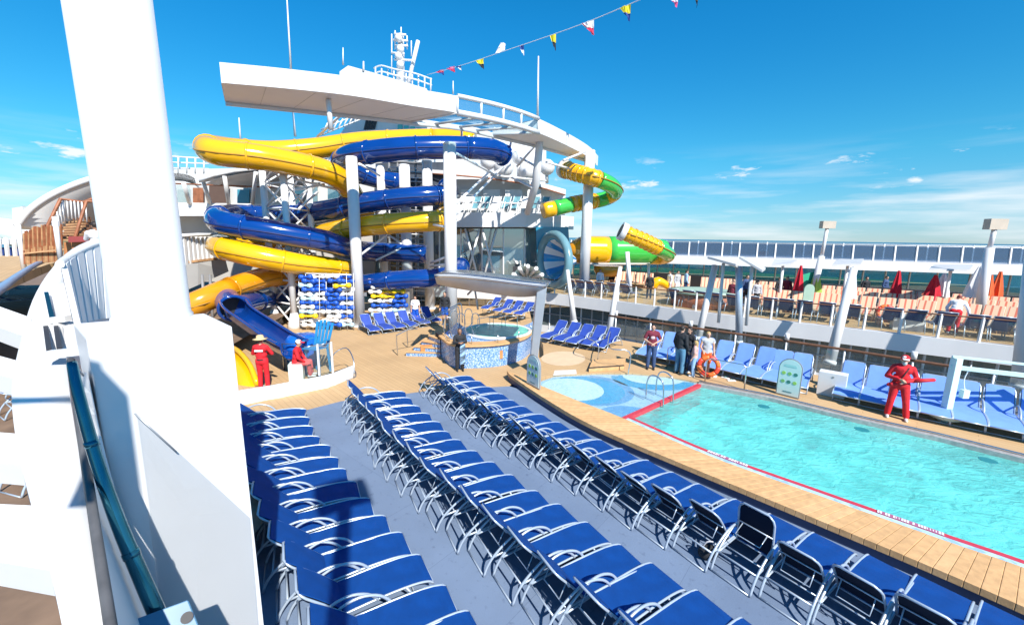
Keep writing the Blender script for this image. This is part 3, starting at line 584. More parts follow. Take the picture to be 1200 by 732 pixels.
def fin(px, py, Y, outs, w0, w1):
    a0, a1 = D(px[0], py[0], Y[0]), D(px[1], py[1], Y[1]); o0, o1 = D(outs[0][0], outs[0][1], outs[0][2]), D(outs[1][0], outs[1][1], outs[1][2])
    q = MB(); q.hexa([p - V((0, 0, .16)) for p in (a0, a1, o1, o0)] + [a0, a1, o1, o0]); mk('fin', q, WHITE, t)
fin((36, 40), (372, 398), (4.28, 3.92), ((-60, 338, 4.9), (-60, 362, 4.5)), 0, 0)
fin((26, 30), (424, 446), (3.62, 3.36), ((-70, 398, 4.0), (-70, 424, 3.7)), 0, 0)
fin((22, 30), (508, 544), (2.83, 2.6), ((-80, 500, 3.1), (-80, 536, 2.85)), 0, 0)
fin((40, 60), (592, 668), (2.32, 1.95), ((-110, 585, 2.6), (-110, 640, 2.25)), 0, 0)
# gasket channel and glass panel, tubular handrail
gm = [D(83, 421, 3.3), D(97, 520, 2.65), D(112, 620, 2.12), D(130, 735, 1.66), D(138, 790, 1.5)]
q = MB(); q.tube(catmull(gm, 4), .024, 6); mk('gasket_channel', q, SEAL, t)
def hug(px, py, f):
    d = ray(px, py); return V((0, 0, H)) + d * ((cb[0] - V((0, 0, H))).dot(pn0) / d.dot(pn0)) * f
pn0 = (cb[1] - cb[0]).cross(V((0, 0, 1))).normalized()
I0 = catmull([D(84, 420, 3.3), D(98, 520, 2.66), D(113, 620, 2.13), D(131, 735, 1.67), D(139, 790, 1.5)], 4); I1 = catmull([hug(100, 420, .99), hug(122, 520, .985), hug(152, 620, .98), hug(196, 735, .975), hug(222, 790, .97)], 4)
q = MB(); q.slab([p - V((0, 0, .10)) for p in I0], [p - V((0, 0, .10)) for p in I1], -.12); mk('inner_panel', q, WHITE, t)
hr = [(84, 424, .93), (92, 462, .91), (112, 535, .885), (138, 610, .855), (164, 672, .83), (186, 722, .81)]
t2 = thing('stair_handrail', 'dark teal tubular stair handrail running down beside the white pedestal', 'handrail', tuple(hug(*hr[0])))
hp_ = catmull([hug(*v) for v in hr], 5); q = MB(); q.tube(hp_, [lerp(.026, .048, i / (len(hp_) - 1)) for i in range(len(hp_))], 14); mk('rail', q, TEALP, t2)
for i_ in (9, 18):
    c_ = hp_[i_]; dr_ = (hp_[i_ + 1] - hp_[i_ - 1]).normalized(); q = MB(); q.tube([c_ - dr_ * .02, c_ + dr_ * .02], lerp(.026, .048, i_ / 25) * 1.12, 12); mk('rail_clip', q, TEALP, t2)
q = MB(); q.tube([hug(84, 424, .93), hug(98, 440, .94)], .008, 6); mk('stay', q, GREY, t2)
c_ = [hug(150, 727, .79), hug(221, 701, .80), hug(240, 748, .76), hug(165, 778, .75)]; q = MB(); q.hexa([p - V((0, 0, .2)) for p in c_] + c_)
bx = thing('junction_box', 'slate blue metal box at the lower end of the teal handrail', 'box', tuple(c_[0])); mk('casing', q, BLUEBOX, bx, .01)
kn_ = (c_[1] - c_[0]).cross(c_[3] - c_[0]).normalized(); kn_ = kn_ if kn_.z > 0 else -kn_
c2 = lerp(lerp(c_[0], c_[1], .86), lerp(c_[3], c_[2], .86), .40) + kn_ * .012; q = MB(); q.lathe([(.034, -.006), (.034, .006)], c2, 14, axis=kn_); mk('key_hole', q, DARK, bx)
gp = thing('stair_glass_panel', 'clear glass stair panel with slanted top edge before the white pedestal', 'glass panel', tuple(D(160, 487, 2.35)))
pn_ = (cb[1] - cb[0]).cross(V((0, 0, 1))).normalized(); ga = [ray(*v) * ((cb[0] - V((0, 0, H))).dot(pn_) / ray(*v).dot(pn_)) + V((0, 0, H)) - (cb[0] - V((0, 0, H))).normalized() * .05 for v in ((157, 483), (290, 605), (306, 800), (200, 800))]
q = MB(); q.prism(ga, (0, .012, 0)); mk('pane', q, GLASSN, gp)
q = MB(); q.tube([ga[0], lerp(ga[0], ga[1], .33)], .006, 6); mk('edge_trim', q, GREY, gp)
# slotted newel plates (the little dark slots and white brackets above the handrail)
nw = thing('stair_newel', 'white slotted newel plate with a teal slot at top of the stair', 'newel', tuple(D(62, 340, 4.8)))
q = MB(); q.prism([D(54, 336, 4.9), D(72, 332, 4.9), D(78, 374, 4.4), D(92, 410, 3.7), D(70, 414, 3.7), D(62, 376, 4.4)], (0, .05, 0)); mk('plate', q, WHITE, nw)
for (x0, y0, x1, y1, mt) in ((61, 342, 68, 371, TEALP), (61, 381, 66, 408, DARK), (73, 381, 78, 406, DARK)):
    q = MB(); q.bar(D(x0, y0, 4.75 if y0 < 360 else 4.2) - V((0, .06, 0)), D(x1, y1, 4.3 if y0 < 360 else 3.65) - V((0, .06, 0)), .035, .02); mk('slot', q, mt, nw)
for (x0, x1, y0, y1, Y) in ((46, 80, 376, 373, 4.25), (56, 98, 415, 411, 3.5)):
    q = MB(); q.bar(D(x0, y0, Y), D(x1, y1, Y), .07, .06); mk('bracket', q, WHITE, nw)
# added unseen screen behind the viewer, cut to throw the shadow on the pedestal
pn = (cb[1] - cb[0]).cross(V((0, 0, 1))).normalized()
def onped(px, py):
    d = ray(px, py); o_ = V((0, 0, H)); return o_ + d * ((cb[0] - o_).dot(pn) / d.dot(pn))
tt_ = 4.7; sp_ = [onped(*q) + SD * tt_ for q in ((108, 421), (114, 425), (151, 463), (171, 612), (136, 612))]
ss = thing('added_shadow_screen', 'white slanted top shadow screen added behind the viewer on the near upper deck', 'screen', (sp_[3].x, sp_[3].y, 3.45))
q = MB(); q.prism(sp_, (0, -.05, 0)); mk('shadow_panel', q, WHITE, ss)
q = MB(); q.bar(sp_[0] + V((-2.6, -.2, -.03)), sp_[0] + V((.05, -.02, -.03)), .05, .05); mk('arm', q, WHITE, ss)  # arm and post added to hold up the shadow screen
q = MB(); q.bar(V((sp_[0].x - 2.6, sp_[0].y - .2, 3.4)), sp_[0] + V((-2.6, -.2, 0)), .06, .06); mk('post', q, WHITE, ss)
# curved fence of white louvre boards round the stair head
lf = thing('louvre_fence', 'curved fence of upright white boards with dark gaps left of the column', 'fence', tuple(D(90, 370, 4.3)))
tops = [(70, 310), (74, 306), (83, 300), (93, 294), (103, 289), (113, 285.5), (123, 283), (134, 281), (146, 280), (158, 280)]
bots = [(93, 408), (90, 385), (96, 378), (103, 376), (110, 375), (118, 374), (127, 373), (136, 372), (146, 371), (158, 370)]
Ys = [3.7, 3.9, 4.15, 4.35, 4.5, 4.65, 4.75, 4.85, 4.95, 5.05]
for i in range(len(tops) - 1):
    f0, f1 = .13, .87
    a = lerp(D(*tops[i], Ys[i] + .3), D(*tops[i + 1], Ys[i + 1] + .3), f0); b = lerp(D(*tops[i], Ys[i] + .3), D(*tops[i + 1], Ys[i + 1] + .3), f1)
    c = lerp(D(*bots[i], Ys[i]), D(*bots[i + 1], Ys[i + 1]), f1); d = lerp(D(*bots[i], Ys[i]), D(*bots[i + 1], Ys[i + 1]), f0)
    q = MB(); q.prism([a, b, c, d], (0.01, .05, 0)); mk('board', q, WHITE, lf)
q = MB(); q.tube(catmull([D(*a, y + .3) for a, y in zip(tops, Ys)], 3), .035, 8); mk('cap_rail', q, WHITE, lf)
q = MB(); q.sheet([D(*a, y + .42) for a, y in zip(tops, Ys)], [D(*a, y + .12) for a, y in zip(bots, Ys)]); mk('gap_shade', q, DARK, lf)  # dark sheet added behind the boards as the shade in the gaps
# ================================================================== LEFT BACKGROUND: upper deck, canopy, wooden fence, stairs
UZ = 3.55
m = MB(); m.slab(flat([P(-220, 345, UZ), P(-40, 345, UZ), P(58, 309, UZ), P(150, 303, UZ), P(235, 297, UZ)], UZ), flat([P(-260, 290, UZ), P(-40, 292, UZ), P(10, 292, UZ), P(90, 292, UZ), P(235, 290, UZ)], UZ), -.3); struct('upper_deck', m, SAND)
q = MB(); A = [P(-40, 366, 3.75), P(0, 346, 3.75), P(22, 328, 3.75), P(46, 311, 3.75), P(66, 303, 3.75)]
q.slab(catmull([a for a in A], 4), catmull([a + (a - V((0, 0, 3.9))).normalized() * 1.7 for a in A], 4), .10, True); one('curved_ledge', q, mat('slate_blue_ledge', (.20, .28, .42), .4), 'curved slate blue ledge edging the tan deck at far left', 'ledge')
m = MB(); m.add(flat([(-40, -3), (-3.5, -3), (-3.8, 6), (-8.6, 10.3), (-10.5, 13), (-20, 60), (-90, 60)], .6), [(0, 1, 2, 3, 4, 5, 6)]); struct('side_deck', m, mat('brown_planking', (.20, .13, .085), .7, var=.25, vs=2))
PL = make_lounger(NAVYD, ALU, 30)
for i, (x, y, a) in enumerate([(8, 345, 40), (-5, 360, 40), (14, 395, 50), (-8, 402, 45), (10, 470, 60), (2, 490, 60), (12, 580, 75), (-6, 560, 70)]):
    f = P(x, y, .6); place(PL, f, math.radians(a - 90), f'dark lounger seen between the white stair arms, {ordn(i)} from the top', 'dark loungers below the white stair arms')
for ch in [PL] + list(PL.children_recursive): bpy.data.objects.remove(ch)
# canopy: sail-like white roof arching up to the right
Yc = 17.6
t = thing('arched_canopy', 'white arched canopy roof over the wooden stairs at far left', 'canopy', tuple(D(25, 300, Yc)))
A = catmull([D(20, 264, Yc), D(34, 246, Yc + .2), D(54, 231, Yc + .5), D(78, 219, Yc + .9), D(102, 210, Yc + 1.3), D(118, 206, Yc + 1.6)], 4)
B = [p + V((.5, 3.2, -.1)) for p in A]
q = MB(); q.slab(A, B, -.16, True); mk('roof', q, WHITE, t)
q = MB(); q.tube([p + V((0, -.03, -.05)) for p in A], .13, 8); mk('edge_beam', q, WHITE, t)
for x, y0, y1, Y in ((21, 263, 317, 15.4), (64, 254, 306, 15.0), (33, 268, 300, Yc + 2.6)):
    q = MB(); q.tube([D(x, y0, Y), D(x + (y1 - y0) * .14, y1, Y)], .075, 8); mk('post', q, WHITE, t)
# vertical slatted wooden fence
t = thing('slatted_wood_fence', 'brown and tan upright slatted fence under the arched canopy', 'fence', tuple(D(30, 308, 16.3)))
for i in range(26):
    x = 28 + i * 1.75; Y = 15.3 + i * .02; yt = 272 - .20 * (x - 28) - (3 if x > 36 and x < 55 else 0) + random.uniform(-2, 2); yb = 309.5 - (x - 28) * .08
    a, b = D(x, yt, Y), D(x + 1.2, yb, Y); q = MB(); q.bar(a, lerp(a, b, .55), .05, .04); mk('slat', q, WOODR if i % 3 else SLATW, t)
    q = MB(); q.bar(lerp(a, b, .552), b, .052, .04); mk('slat', q, SLATW if i % 4 else WOODR, t)
q = MB(); q.bar(D(28, 297, 15.25), D(76, 292, 15.7), .08, .05); mk('rail', q, SLATW, t)
# stairs with red-brown handrails
t = thing('timber_stairs', 'timber stairs with red brown handrails rising under the arched canopy', 'stairs', tuple(D(90, 284, 18)))
for i in range(8):
    f = i / 7; a, b = D(68 + 11 * f, 281 - 20 * f, 16 + 1.4 * f), D(100 + 2 * f, 281 - 22 * f, 16 + 1.4 * f); q = MB(); q.bar(a, b, .34, .06); mk('tread', q, SLATW, t)
    q = MB(); q.bar(a + V((0, .17, .10)), b + V((0, .17, .10)), .03, .16); mk('riser', q, TEAK, t)
for pts in ([D(50, 277, 15.9), D(71, 233, 17.0), D(98, 237, 17.3), D(122, 228, 17.4)], [D(86, 285, 15.9), D(101, 236, 17.0), D(128, 237, 17.3)]):
    q = MB(); q.tube(pts, .06, 6); mk('handrail', q, WOODR, t)
for i in range(7):
    f = i / 6; q = MB(); q.tube([D(56 + 16 * f, 270 - 33 * f, 15.9 + 1.1 * f), D(60 + 16 * f, 288 - 26 * f, 15.9 + 1.1 * f)], .025, 6); mk('baluster', q, WHITE2, t)
    q = MB(); q.tube([D(74 + 26 * f, 234 + 3 * f, 17.1), D(76 + 26 * f, 256 + 4 * f, 17.1)], .025, 6); mk('baluster', q, WHITE2, t)
q = MB(); q.prism([D(75, 300, 15.6), D(108, 296, 15.9), D(108, 280, 15.9), D(75, 284, 15.6)], (0, .1, 0)); mk('timber_front', q, mat('orange_timber', (.42, .17, .06), .6, var=.25, vs=5), t)
q = MB(); q.prism([D(80, 284, 15.5), D(103, 283, 15.7), D(103, 277, 15.7), D(80, 277, 15.5)], (0, .06, 0)); mk('red_panel', q, mat('dull_red_panel', (.28, .05, .05), .6), t)
t = thing('chimney_block', 'pale grey vent block beyond the arched canopy at far left', 'vent', tuple(D(24, 262, 26))); q = MB(); q.prism([D(15, 262, 26), D(28, 262, 26), D(26, 242, 26), D(14, 244, 26)], (.2, 1.2, 0)); mk('block', q, GREYW, t); q = MB(); q.tube([D(26, 243, 26.5), D(31, 249, 26.5)], .15, 6); mk('duct', q, GREY, t)
t = thing('white_hull_bulge', 'pale sloping white deckhouse roof at the far left edge', 'deckhouse', tuple(D(0, 275, 24)))
q = MB(); A = catmull([D(-60, 250, 24), D(-20, 253, 24), D(0, 257.5, 24), D(12, 261, 24), D(24, 268, 24), D(40, 276, 24)], 3); q.slab(A, [p + V((1, 4, -.5)) for p in A], -1.4, True); mk('roof', q, AQUAP, t)
q = MB(); q.bar(D(-40, 284, 23), D(44, 282, 23), .12, .3); mk('rail', q, WHITE2, t)
for i in range(7):
    q = MB(); x = -20 + i * 9; q.bar(D(x, 278, 22.8), D(x + 2, 300, 22.8), .12, .12); mk('stanchion', q, WHITE2, t)
q = MB(); q.prism([D(-30, 291, 23.2), D(34, 289, 23.2), D(34, 300, 23.2), D(-30, 302, 23.2)], (0, .3, 0)); mk('blue_dado', q, NAVYD, t)
# ================================================================== POOLSIDE FURNITURE
def arch_sign(px0, px1, pyb0, pyb1, pyt, z, label, mt=AQUAP):
    a, b = P(px0, pyb0, z), P(px1, pyb1, z); w = (b - a).length / 2; c = (a + b) / 2
    d = (c - V((0, 0, H))); yt = None; lo, hi = .3, 2.5
    for _ in range(40):
        mid = (lo + hi) / 2; pp = V((c.x, c.y, z + mid)) - V((0, 0, H)); vv = pp.dot(CY) / pp.dot(FW)
        if 366 - vv * FPX > pyt: lo = mid
        else: hi = mid
    h = lo; x = (b - a).normalized(); n = V((x.y, -x.x, 0))
    if n.y > 0: n = -n
    t = thing('arch_sign', label, 'sign', tuple(c))
    def outline(s, k=12):
        pts = [V((-w * s, .03 * (1 - s) * 10, 0)), V((w * s, .03 * (1 - s) * 10, 0))]; hh = h - w
        for i in range(k + 1):
            th = math.pi * i / k; pts.append(V((w * s * math.cos(th), hh + w * s * math.sin(th), 0)))
        return [c + x * p.x + V((0, 0, p.y + .02)) for p in pts]
    q = MB(); q.prism(outline(1), -n * .05); mk('frame', q, GREY, t)
    q = MB(); q.prism(outline(.9), n * .012); mk('board', q, mt, t)
    for r in range(2):
        for k in range(3):
            cx = c + x * (w * (-.5 + .5 * k)) + V((0, 0, h * (.62 - .22 * r))) + n * .016
            q = MB(); q.lathe([(w * .17, -.004), (w * .17, .004)], cx, 12, axis=n); mk('pictogram', q, [mat('lime_print', (.35, .6, .12), .5), mat('leaf_print', (.22, .48, .16), .5), mat('dark_green_print', (.05, .22, .18), .5)][(k + r) % 3], t)
    q = MB(); q.prism([c + x * (-w * .55) + V((0, 0, h * .80)) + n * .015, c + x * (w * .55) + V((0, 0, h * .80)) + n * .015, c + x * (w * .45) + V((0, 0, h * .86)) + n * .015, c + x * (-w * .45) + V((0, 0, h * .86)) + n * .015], n * .003); mk('heading_strip', q, mat('pale_print', (.42, .68, .66), .5), t)
    q = MB(); q.prism([c + x * (-w * .4) + V((0, 0, h * .12)) + n * .015, c + x * (w * .35) + V((0, 0, h * .12)) + n * .015, c + x * (w * .35) + V((0, 0, h * .145)) + n * .015, c + x * (-w * .4) + V((0, 0, h * .145)) + n * .015], n * .003); mk('footer_strip', q, mat('teal_print', (.08, .25, .28), .5), t)
arch_sign(617, 632, 449, 457, 416, PT, 'arched green pool rules sign at the tip of the wooden kerb')
arch_sign(908.5, 936, 461, 468, 421, PT, 'arched green pool rules sign before the pale blue loungers')
# white information cube
a, b = P(956, 461, PT), P(989, 468, PT); dd = (b - a).normalized(); nn = V((-dd.y, dd.x, 0)); t = thing('towel_bin', 'plain white boxy cabinet among the pale blue loungers', 'cabinet', tuple(a))
q = MB(); q.hexa([a, b, b + nn * .35, a + nn * .35] + [p + V((0, 0, .74)) for p in (a, b, b + nn * .35, a + nn * .35)]); mk('cabinet_body', q, WHITE, t, .01)
q = MB(); c_ = lerp(a, b, .52) + V((0, 0, .62)) - nn * .004; q.lathe([(.03, -.006), (.03, .006)], c_, 12, axis=nn); mk('lock', q, GREY, t)
# pool lift
b0 = P(1106, 493, PT); t = thing('pool_lift', 'pale aqua pool lift with round base and long boom at right', 'pool lift', tuple(b0))
q = MB(); q.lathe([(.30, .10), (.34, .12), (.34, .24), (.26, .30), (.10, .33)], b0, 20); mk('base', q, AQUAP, t)
q = MB(); q.lathe([(.13, 0), (.13, .10)], b0, 12); mk('foot', q, AQUAP, t)
q = MB(); q.bar(b0 + V((0, 0, .3)), b0 + V((0, 0, 1.75)), .17, .17); mk('mast', q, AQUAP, t, .01)
bd = (D(1200, 446, 10.2) - D(1112, 437, 10.8)); bd.z = 0; bd.normalize()
for z0, nm, th in ((1.78, 'boom', .055), (1.5, 'boom', .11)): q = MB(); q.bar(b0 + V((0, 0, z0)) - bd * .1, b0 + V((0, 0, z0 - .03)) + bd * 2.1, .07, th); mk(nm, q, AQUAP, t, .006)
q = MB(); e_ = b0 + bd * 2.1 + V((0, 0, .9)); q.bar(e_, e_ + V((0, 0, .95)), .09, .09); mk('hanger', q, AQUAP, t)
q = MB(); q.box(b0 + bd * .28 + V((0, 0, .82)), (.16, .12, .22)); mk('control_box', q, AQUAP, t); q = MB(); q.tube(catmull([b0 + bd * .28 + V((0, 0, .9)), b0 + bd * .22 + V((0, 0, 1.2)), b0 + bd * .3 + V((0, 0, 1.6))], 4), .012, 6); mk('cable', q, WHITE2, t)
q = MB(); q.tube(catmull([b0 + bd * 1.72 + V((0, 0, 1.45)), b0 + bd * 1.7 + V((0, 0, .9)), b0 + bd * 1.8 + V((0, 0, .6)), b0 + bd * 2 + V((0, 0, .45))], 4), .025, 6); mk('seat_hoop', q, AQUAP, t)
# lifebuoy on a rail
def lifebuoy(c, n, r, label):
    t = thing('lifebuoy', label, 'lifebuoy', tuple(c)); n = V(n).normalized(); u = n.cross(V((0, 0, 1))).normalized(); v = u.cross(n)
    for k in range(8):
        q = MB(); q.tube([V(c) + (u * math.cos(a) + v * math.sin(a)) * r for a in [math.pi / 4 * (k + j / 4) for j in range(5)]], r * .26, 8); mk('ring_segment', q, ORANGE if k % 2 else mat('red_orange_plastic', (.72, .06, .03), .4), t)
    return t
lb = P(828, 443, PT); lifebuoy(lb + V((0, -.05, .45)), (-.35, -1, .15), .30, 'orange lifebuoy hanging on the low steel rail by the pool')
t = thing('poolside_rail', 'low steel rail beside the wading pool, behind the lifebuoy', 'rail', tuple(lb))
for (xa, ya, xb, yb) in ((781, 431, 812, 436), (826, 447, 872, 457)):
    A, B = P(xa, ya, PT), P(xb, yb, PT); q = MB(); q.tube([A, A + V((0, 0, .75)), lerp(A, B, .1) + V((0, 0, .82)), lerp(A, B, .9) + V((0, 0, .82)), B + V((0, 0, .75)), B], .022, 8); mk('rail_hoop', q, STEEL, t)
def hoop(pts, label, nm='grab_rail'):
    q = MB(); q.tube(catmull(pts, 4), .020, 8); return one(nm, q, STEEL, label, 'grab rail')
# pool ladder rails over the red divider
t = thing('pool_ladder', 'steel pool ladder with curved handrails at the red divider', 'ladder', tuple(P(775, 470, PT)))
for dx in (0, 1):
    c0 = lerp(cross0, cross1, .40 + .13 * dx); up_ = V((0, 0, 1))
    q = MB(); q.tube(catmull([c0 - cn * .35 + up_ * PT, c0 - cn * .33 + up_ * (PT + .55), c0 - cn * .2 + up_ * (PT + .75), c0 + cn * .05 + up_ * (PT + .72), c0 + cn * .2 + up_ * (PT + .45), c0 + cn * .24 + up_ * -.5], 5), .022, 8); mk('handrail', q, STEEL, t)
q = MB(); c0, c1 = lerp(cross0, cross1, .40), lerp(cross0, cross1, .53)
for z in (-.1, -.35): q = MB(); q.bar(c0 + cn * .24 + V((0, 0, z)), c1 + cn * .24 + V((0, 0, z)), .08, .03); mk('rung', q, STEEL, t)
q = MB(); q.hexa([c0 + cn * .14 + V((0, 0, -.55)), c1 + cn * .14 + V((0, 0, -.55)), c1 + cn * .20 + V((0, 0, -.55)), c0 + cn * .20 + V((0, 0, -.55)), c0 + cn * .14 + V((0, 0, .17)), c1 + cn * .14 + V((0, 0, .17)), c1 + cn * .20 + V((0, 0, .17)), c0 + cn * .20 + V((0, 0, .17))]); mk('step_box', q, mat('dark_teal_step', (.02, .22, .24), .4), t)
hoop([P(736, 438, PT), P(736, 438, PT) + V((0, 0, .8)), P(712, 434, PT) + V((0, 0, .85)), P(714, 410, PT) + V((0, 0, .8)), P(716, 404, PT)], 'steel handrail hoop by the wooden step of the wading pool')
hoop([P(700, 425, PT), P(700, 425, PT) + V((0, 0, .7)), P(688, 421, PT) + V((0, 0, .85)), P(686, 408, PT) + V((0, 0, .5))], 'dark steel handrail at left end of the wooden step')
# drains in the pool
for i, (x, y) in enumerate([(895, 476), (1010, 503), (1158, 539)]):
    c_ = P(x, y, -.84); pw = P(x, y, WZ); q = MB(); q.lathe([(.16, .0), (.15, .004)], V((pw.x, pw.y, WZ - .0)) , 16); one('pool_fitting', q, mat('dark_teal_fitting', (.02, .2, .22), .4), f'dark oval return fitting in the pool, {ordn(i)} from the left', 'pool fitting')
# wooden step platform and text mat
A = [P(690, 436, PT), P(731, 433, PT), P(733, 424, PT), P(694, 426, PT)]
t = thing('wooden_step', 'low wooden step platform at the back of the wading pool', 'step', tuple(A[0]))
q = MB(); q.hexa(A + [p + V((0, 0, .16)) for p in A]); mk('platform', q, PLANKS[0], t, .01)
q = MB(); q.bar(A[0] + V((0, 0, .165)), A[1] + V((0, 0, .165)), .05, .02); mk('nosing', q, BLACKC, t)
A = [P(648, 440, PT + .004), P(676, 438, PT + .004), P(675, 433, PT + .004), P(650, 434, PT + .004)]; q = MB(); q.prism(A, (0, 0, .006)); one('warning_plate', q, mat('cream_plate', (.68, .62, .56), .5), 'pale worn rectangular floor plate behind the wading pool', 'plate')
A = [P(660 + 26 * math.cos(k * .2618), 420 + 8.5 * math.sin(k * .2618), PT + .003) for k in range(24)]; q = MB(); q.prism(A[::-1], (0, 0, .004)); one('floor_ring', q, mat('pale_sand_ring', (.62, .46, .30), .7), 'pale round floor patch at the foot of the steel canopy leg', 'floor patch')
for i, (x, y) in enumerate([(850, 443), (857, 446), (838, 441)]):
    c_ = P(x, y, PT); t = thing('flip_flops', f'small sandal lying on the far pool edge, {ordn(i)} of three by the lifebuoy', 'sandal', tuple(c_)); q = MB(); q.box(c_ + V((0, 0, .015)), (.11, .26, .025), .6 + i); mk('sole', q, WHITEC, t); q = MB(); q.tube([c_ + V((-.05, 0, .03)), c_ + V((0, 0, .07)), c_ + V((.05, 0, .03))], .008, 5); mk('strap', q, mat('teal_strap', (.05, .3, .28), .5), t)
# ================================================================== HOT TUB, STEPS, STEEL CANOPY
tb = [P(517, 418, 0), P(531, 430, 0), P(560, 431, 0), P(590, 428, 0), P(612, 421, 0), P(624, 411, 0)]
tz = .92
t = thing('hot_tub', 'raised hot tub clad in blue mosaic with a wooden rim', 'hot tub', tuple(tb[2]))
tbc = catmull(tb, 4); back_ = [V((p.x + .3, p.y + 3.0, 0)) for p in tbc]
q = MB(); q.slab(tbc, back_, tz - .06); mk('mosaic_wall', q, MOSTUB, t)
ro = off(tbc, -.10)
for i in range(0, len(ro) - 1, 2):
    a, b = ro[i:i + 3], [lerp(p, q_, .16) for p, q_ in zip(tbc, back_)][i:i + 3]; q = MB(); q.slab([V((p.x, p.y, tz - .06)) for p in a], [V((p.x, p.y, tz - .06)) for p in b], .07); mk('rim_board', q, PLANKS[i % 4], t)
wc = V((sum(p.x for p in tbc) / len(tbc) + .25, sum(p.y for p in tbc) / len(tbc) + 1.7, 0))
q = MB(); q.lathe([(1.50, tz - .05), (1.50, tz + .04), (1.42, tz + .06), (1.36, tz + .05), (1.34, tz - .04)], wc, 36); mk('basin', q, WHITE, t)
q = MB(); q.lathe([(1.36, tz - .02), (1.36, tz + .035)], wc, 36); mk('water', q, TUBW, t)
pa = lerp(tb[3], tb[2], .25); dd = (tb[3] - tb[2]).normalized(); nn = V((dd.y, -dd.x, 0)); q = MB(); c_ = pa + nn * .03 + V((0, 0, .46)); q.hexa([c_ - dd * .22 - V((0, 0, .17)), c_ + dd * .22 - V((0, 0, .17)), c_ + dd * .22 - V((0, 0, .17)) - nn * .06, c_ - dd * .22 - V((0, 0, .17)) - nn * .06, c_ - dd * .22 + V((0, 0, .17)), c_ + dd * .22 + V((0, 0, .17)), c_ + dd * .22 + V((0, 0, .17)) - nn * .06, c_ - dd * .22 + V((0, 0, .17)) - nn * .06]); mk('wood_plaque', q, mat('orange_plaque', (.50, .24, .09), .5, var=.2, vs=9), t)
q = MB(); a = tb[0] + V((-.12, .1, 0)); q.box(a + V((0, .2, .45)), (.16, .5, .98), .5); mk('dark_end', q, BLACKC, t)
for i in range(5):
    p = tbc[3 + i * 4]; q = MB(); q.tube([V((p.x, p.y + .12, tz)), V((p.x, p.y + .12, tz + .32))], .018, 6); mk('stanchion', q, STEEL, t)
st = thing('hot_tub_steps', 'mosaic fronted steps with steel handrails left of the hot tub', 'steps', tuple(P(485, 415, 0)))
for i in range(4):
    a, b = P(476 + 9 * i, 417 - 1.5 * i, 0), P(516, 418, 0); q = MB(); w_ = .38
    q.hexa([a + V((0, 0, .19 * i)), b + V((0, 0, .19 * i)), b + V((.2, 1.6, .19 * i)), a + V((.2, 1.6, .19 * i)), a + V((0, 0, .19 * i + .15)), b + V((0, 0, .19 * i + .15)), b + V((.2, 1.6, .19 * i + .15)), a + V((.2, 1.6, .19 * i + .15))]); mk('riser', q, MOSTUB, st)
    q = MB(); z = .19 * i + .151; q.hexa([a + V((-.03, -.03, z)), b + V((0, -.03, z)), b + V((.2, 1.6, z)), a + V((.2, 1.6, z)), a + V((-.03, -.03, z + .035)), b + V((0, -.03, z + .035)), b + V((.2, 1.6, z + .035)), a + V((.2, 1.6, z + .035))]); mk('tread', q, PLANKS[i % 4], st)
a = P(511, 416, 0); q = MB(); q.box(a + V((-.35, -.06, .3)), (.55, .05, .34), .15); mk('wood_plaque', q, mat('orange_plaque2', (.48, .22, .08), .5, var=.2, vs=9), st)
for (x0, y0, dy) in ((466, 416, 0), (478, 407, .9)):
    a = P(x0, y0, 0); b = P(528, 412, 0) + V((0, dy, 0)); q = MB(); q.tube(catmull([a, a + V((-.02, 0, .75)), a + V((.1, 0, .92)), lerp(a, b, .5) + V((0, 0, 1.35)), b + V((0, 0, 1.85)), b + V((.35, .1, 1.95)), b + V((.4, .1, 1.1))], 4), .024, 8); mk('handrail', q, STEEL, st)
# looped steel rails around the tub entry
t = thing('entry_rails', 'cluster of looped steel handrails at the entrance to the hot tub', 'handrail', tuple(P(525, 395, 0)))
for i, (x, y, hh) in enumerate([(524, 400, .9), (531, 398, 1.1), (539, 396, .95), (548, 395, 1.1), (556, 394, .9)]):
    c_ = P(x, y, tz); q = MB(); q.tube(catmull([c_, c_ + V((-.12, 0, hh * .5)), c_ + V((-.08, .05, hh)), c_ + V((.14, .1, hh)), c_ + V((.2, .1, hh * .55)), c_ + V((.05, .1, hh * .4))], 4), .017, 7); mk('rail_loop', q, STEEL, t)
for i in range(3):
    a, b = P(560 + i * 14, 388 - i * 2, tz), P(578 + i * 14, 384, tz); q = MB(); q.tube([a, a + V((0, 0, .55)), b + V((0, 0, .55)), b], .016, 6); mk('rail_hoop', q, STEEL, t)
hoop([P(391, 437, 0), P(391, 437, 0) + V((0, 0, .65)), P(396, 436, 0) + V((.3, .1, .9)), P(415, 440, 0) + V((0, 0, .62)), P(415, 443, 0) + V((0, 0, .05))], 'curved steel grab rail at the end of the low white wall')
hoop([P(392, 446, 0), P(393, 441, 0) + V((0, 0, .12)), P(414, 437, 0) + V((0, 0, .12)), P(416, 442, 0), P(400, 447, 0)], 'bent steel rail lying low by the end of the white wall')
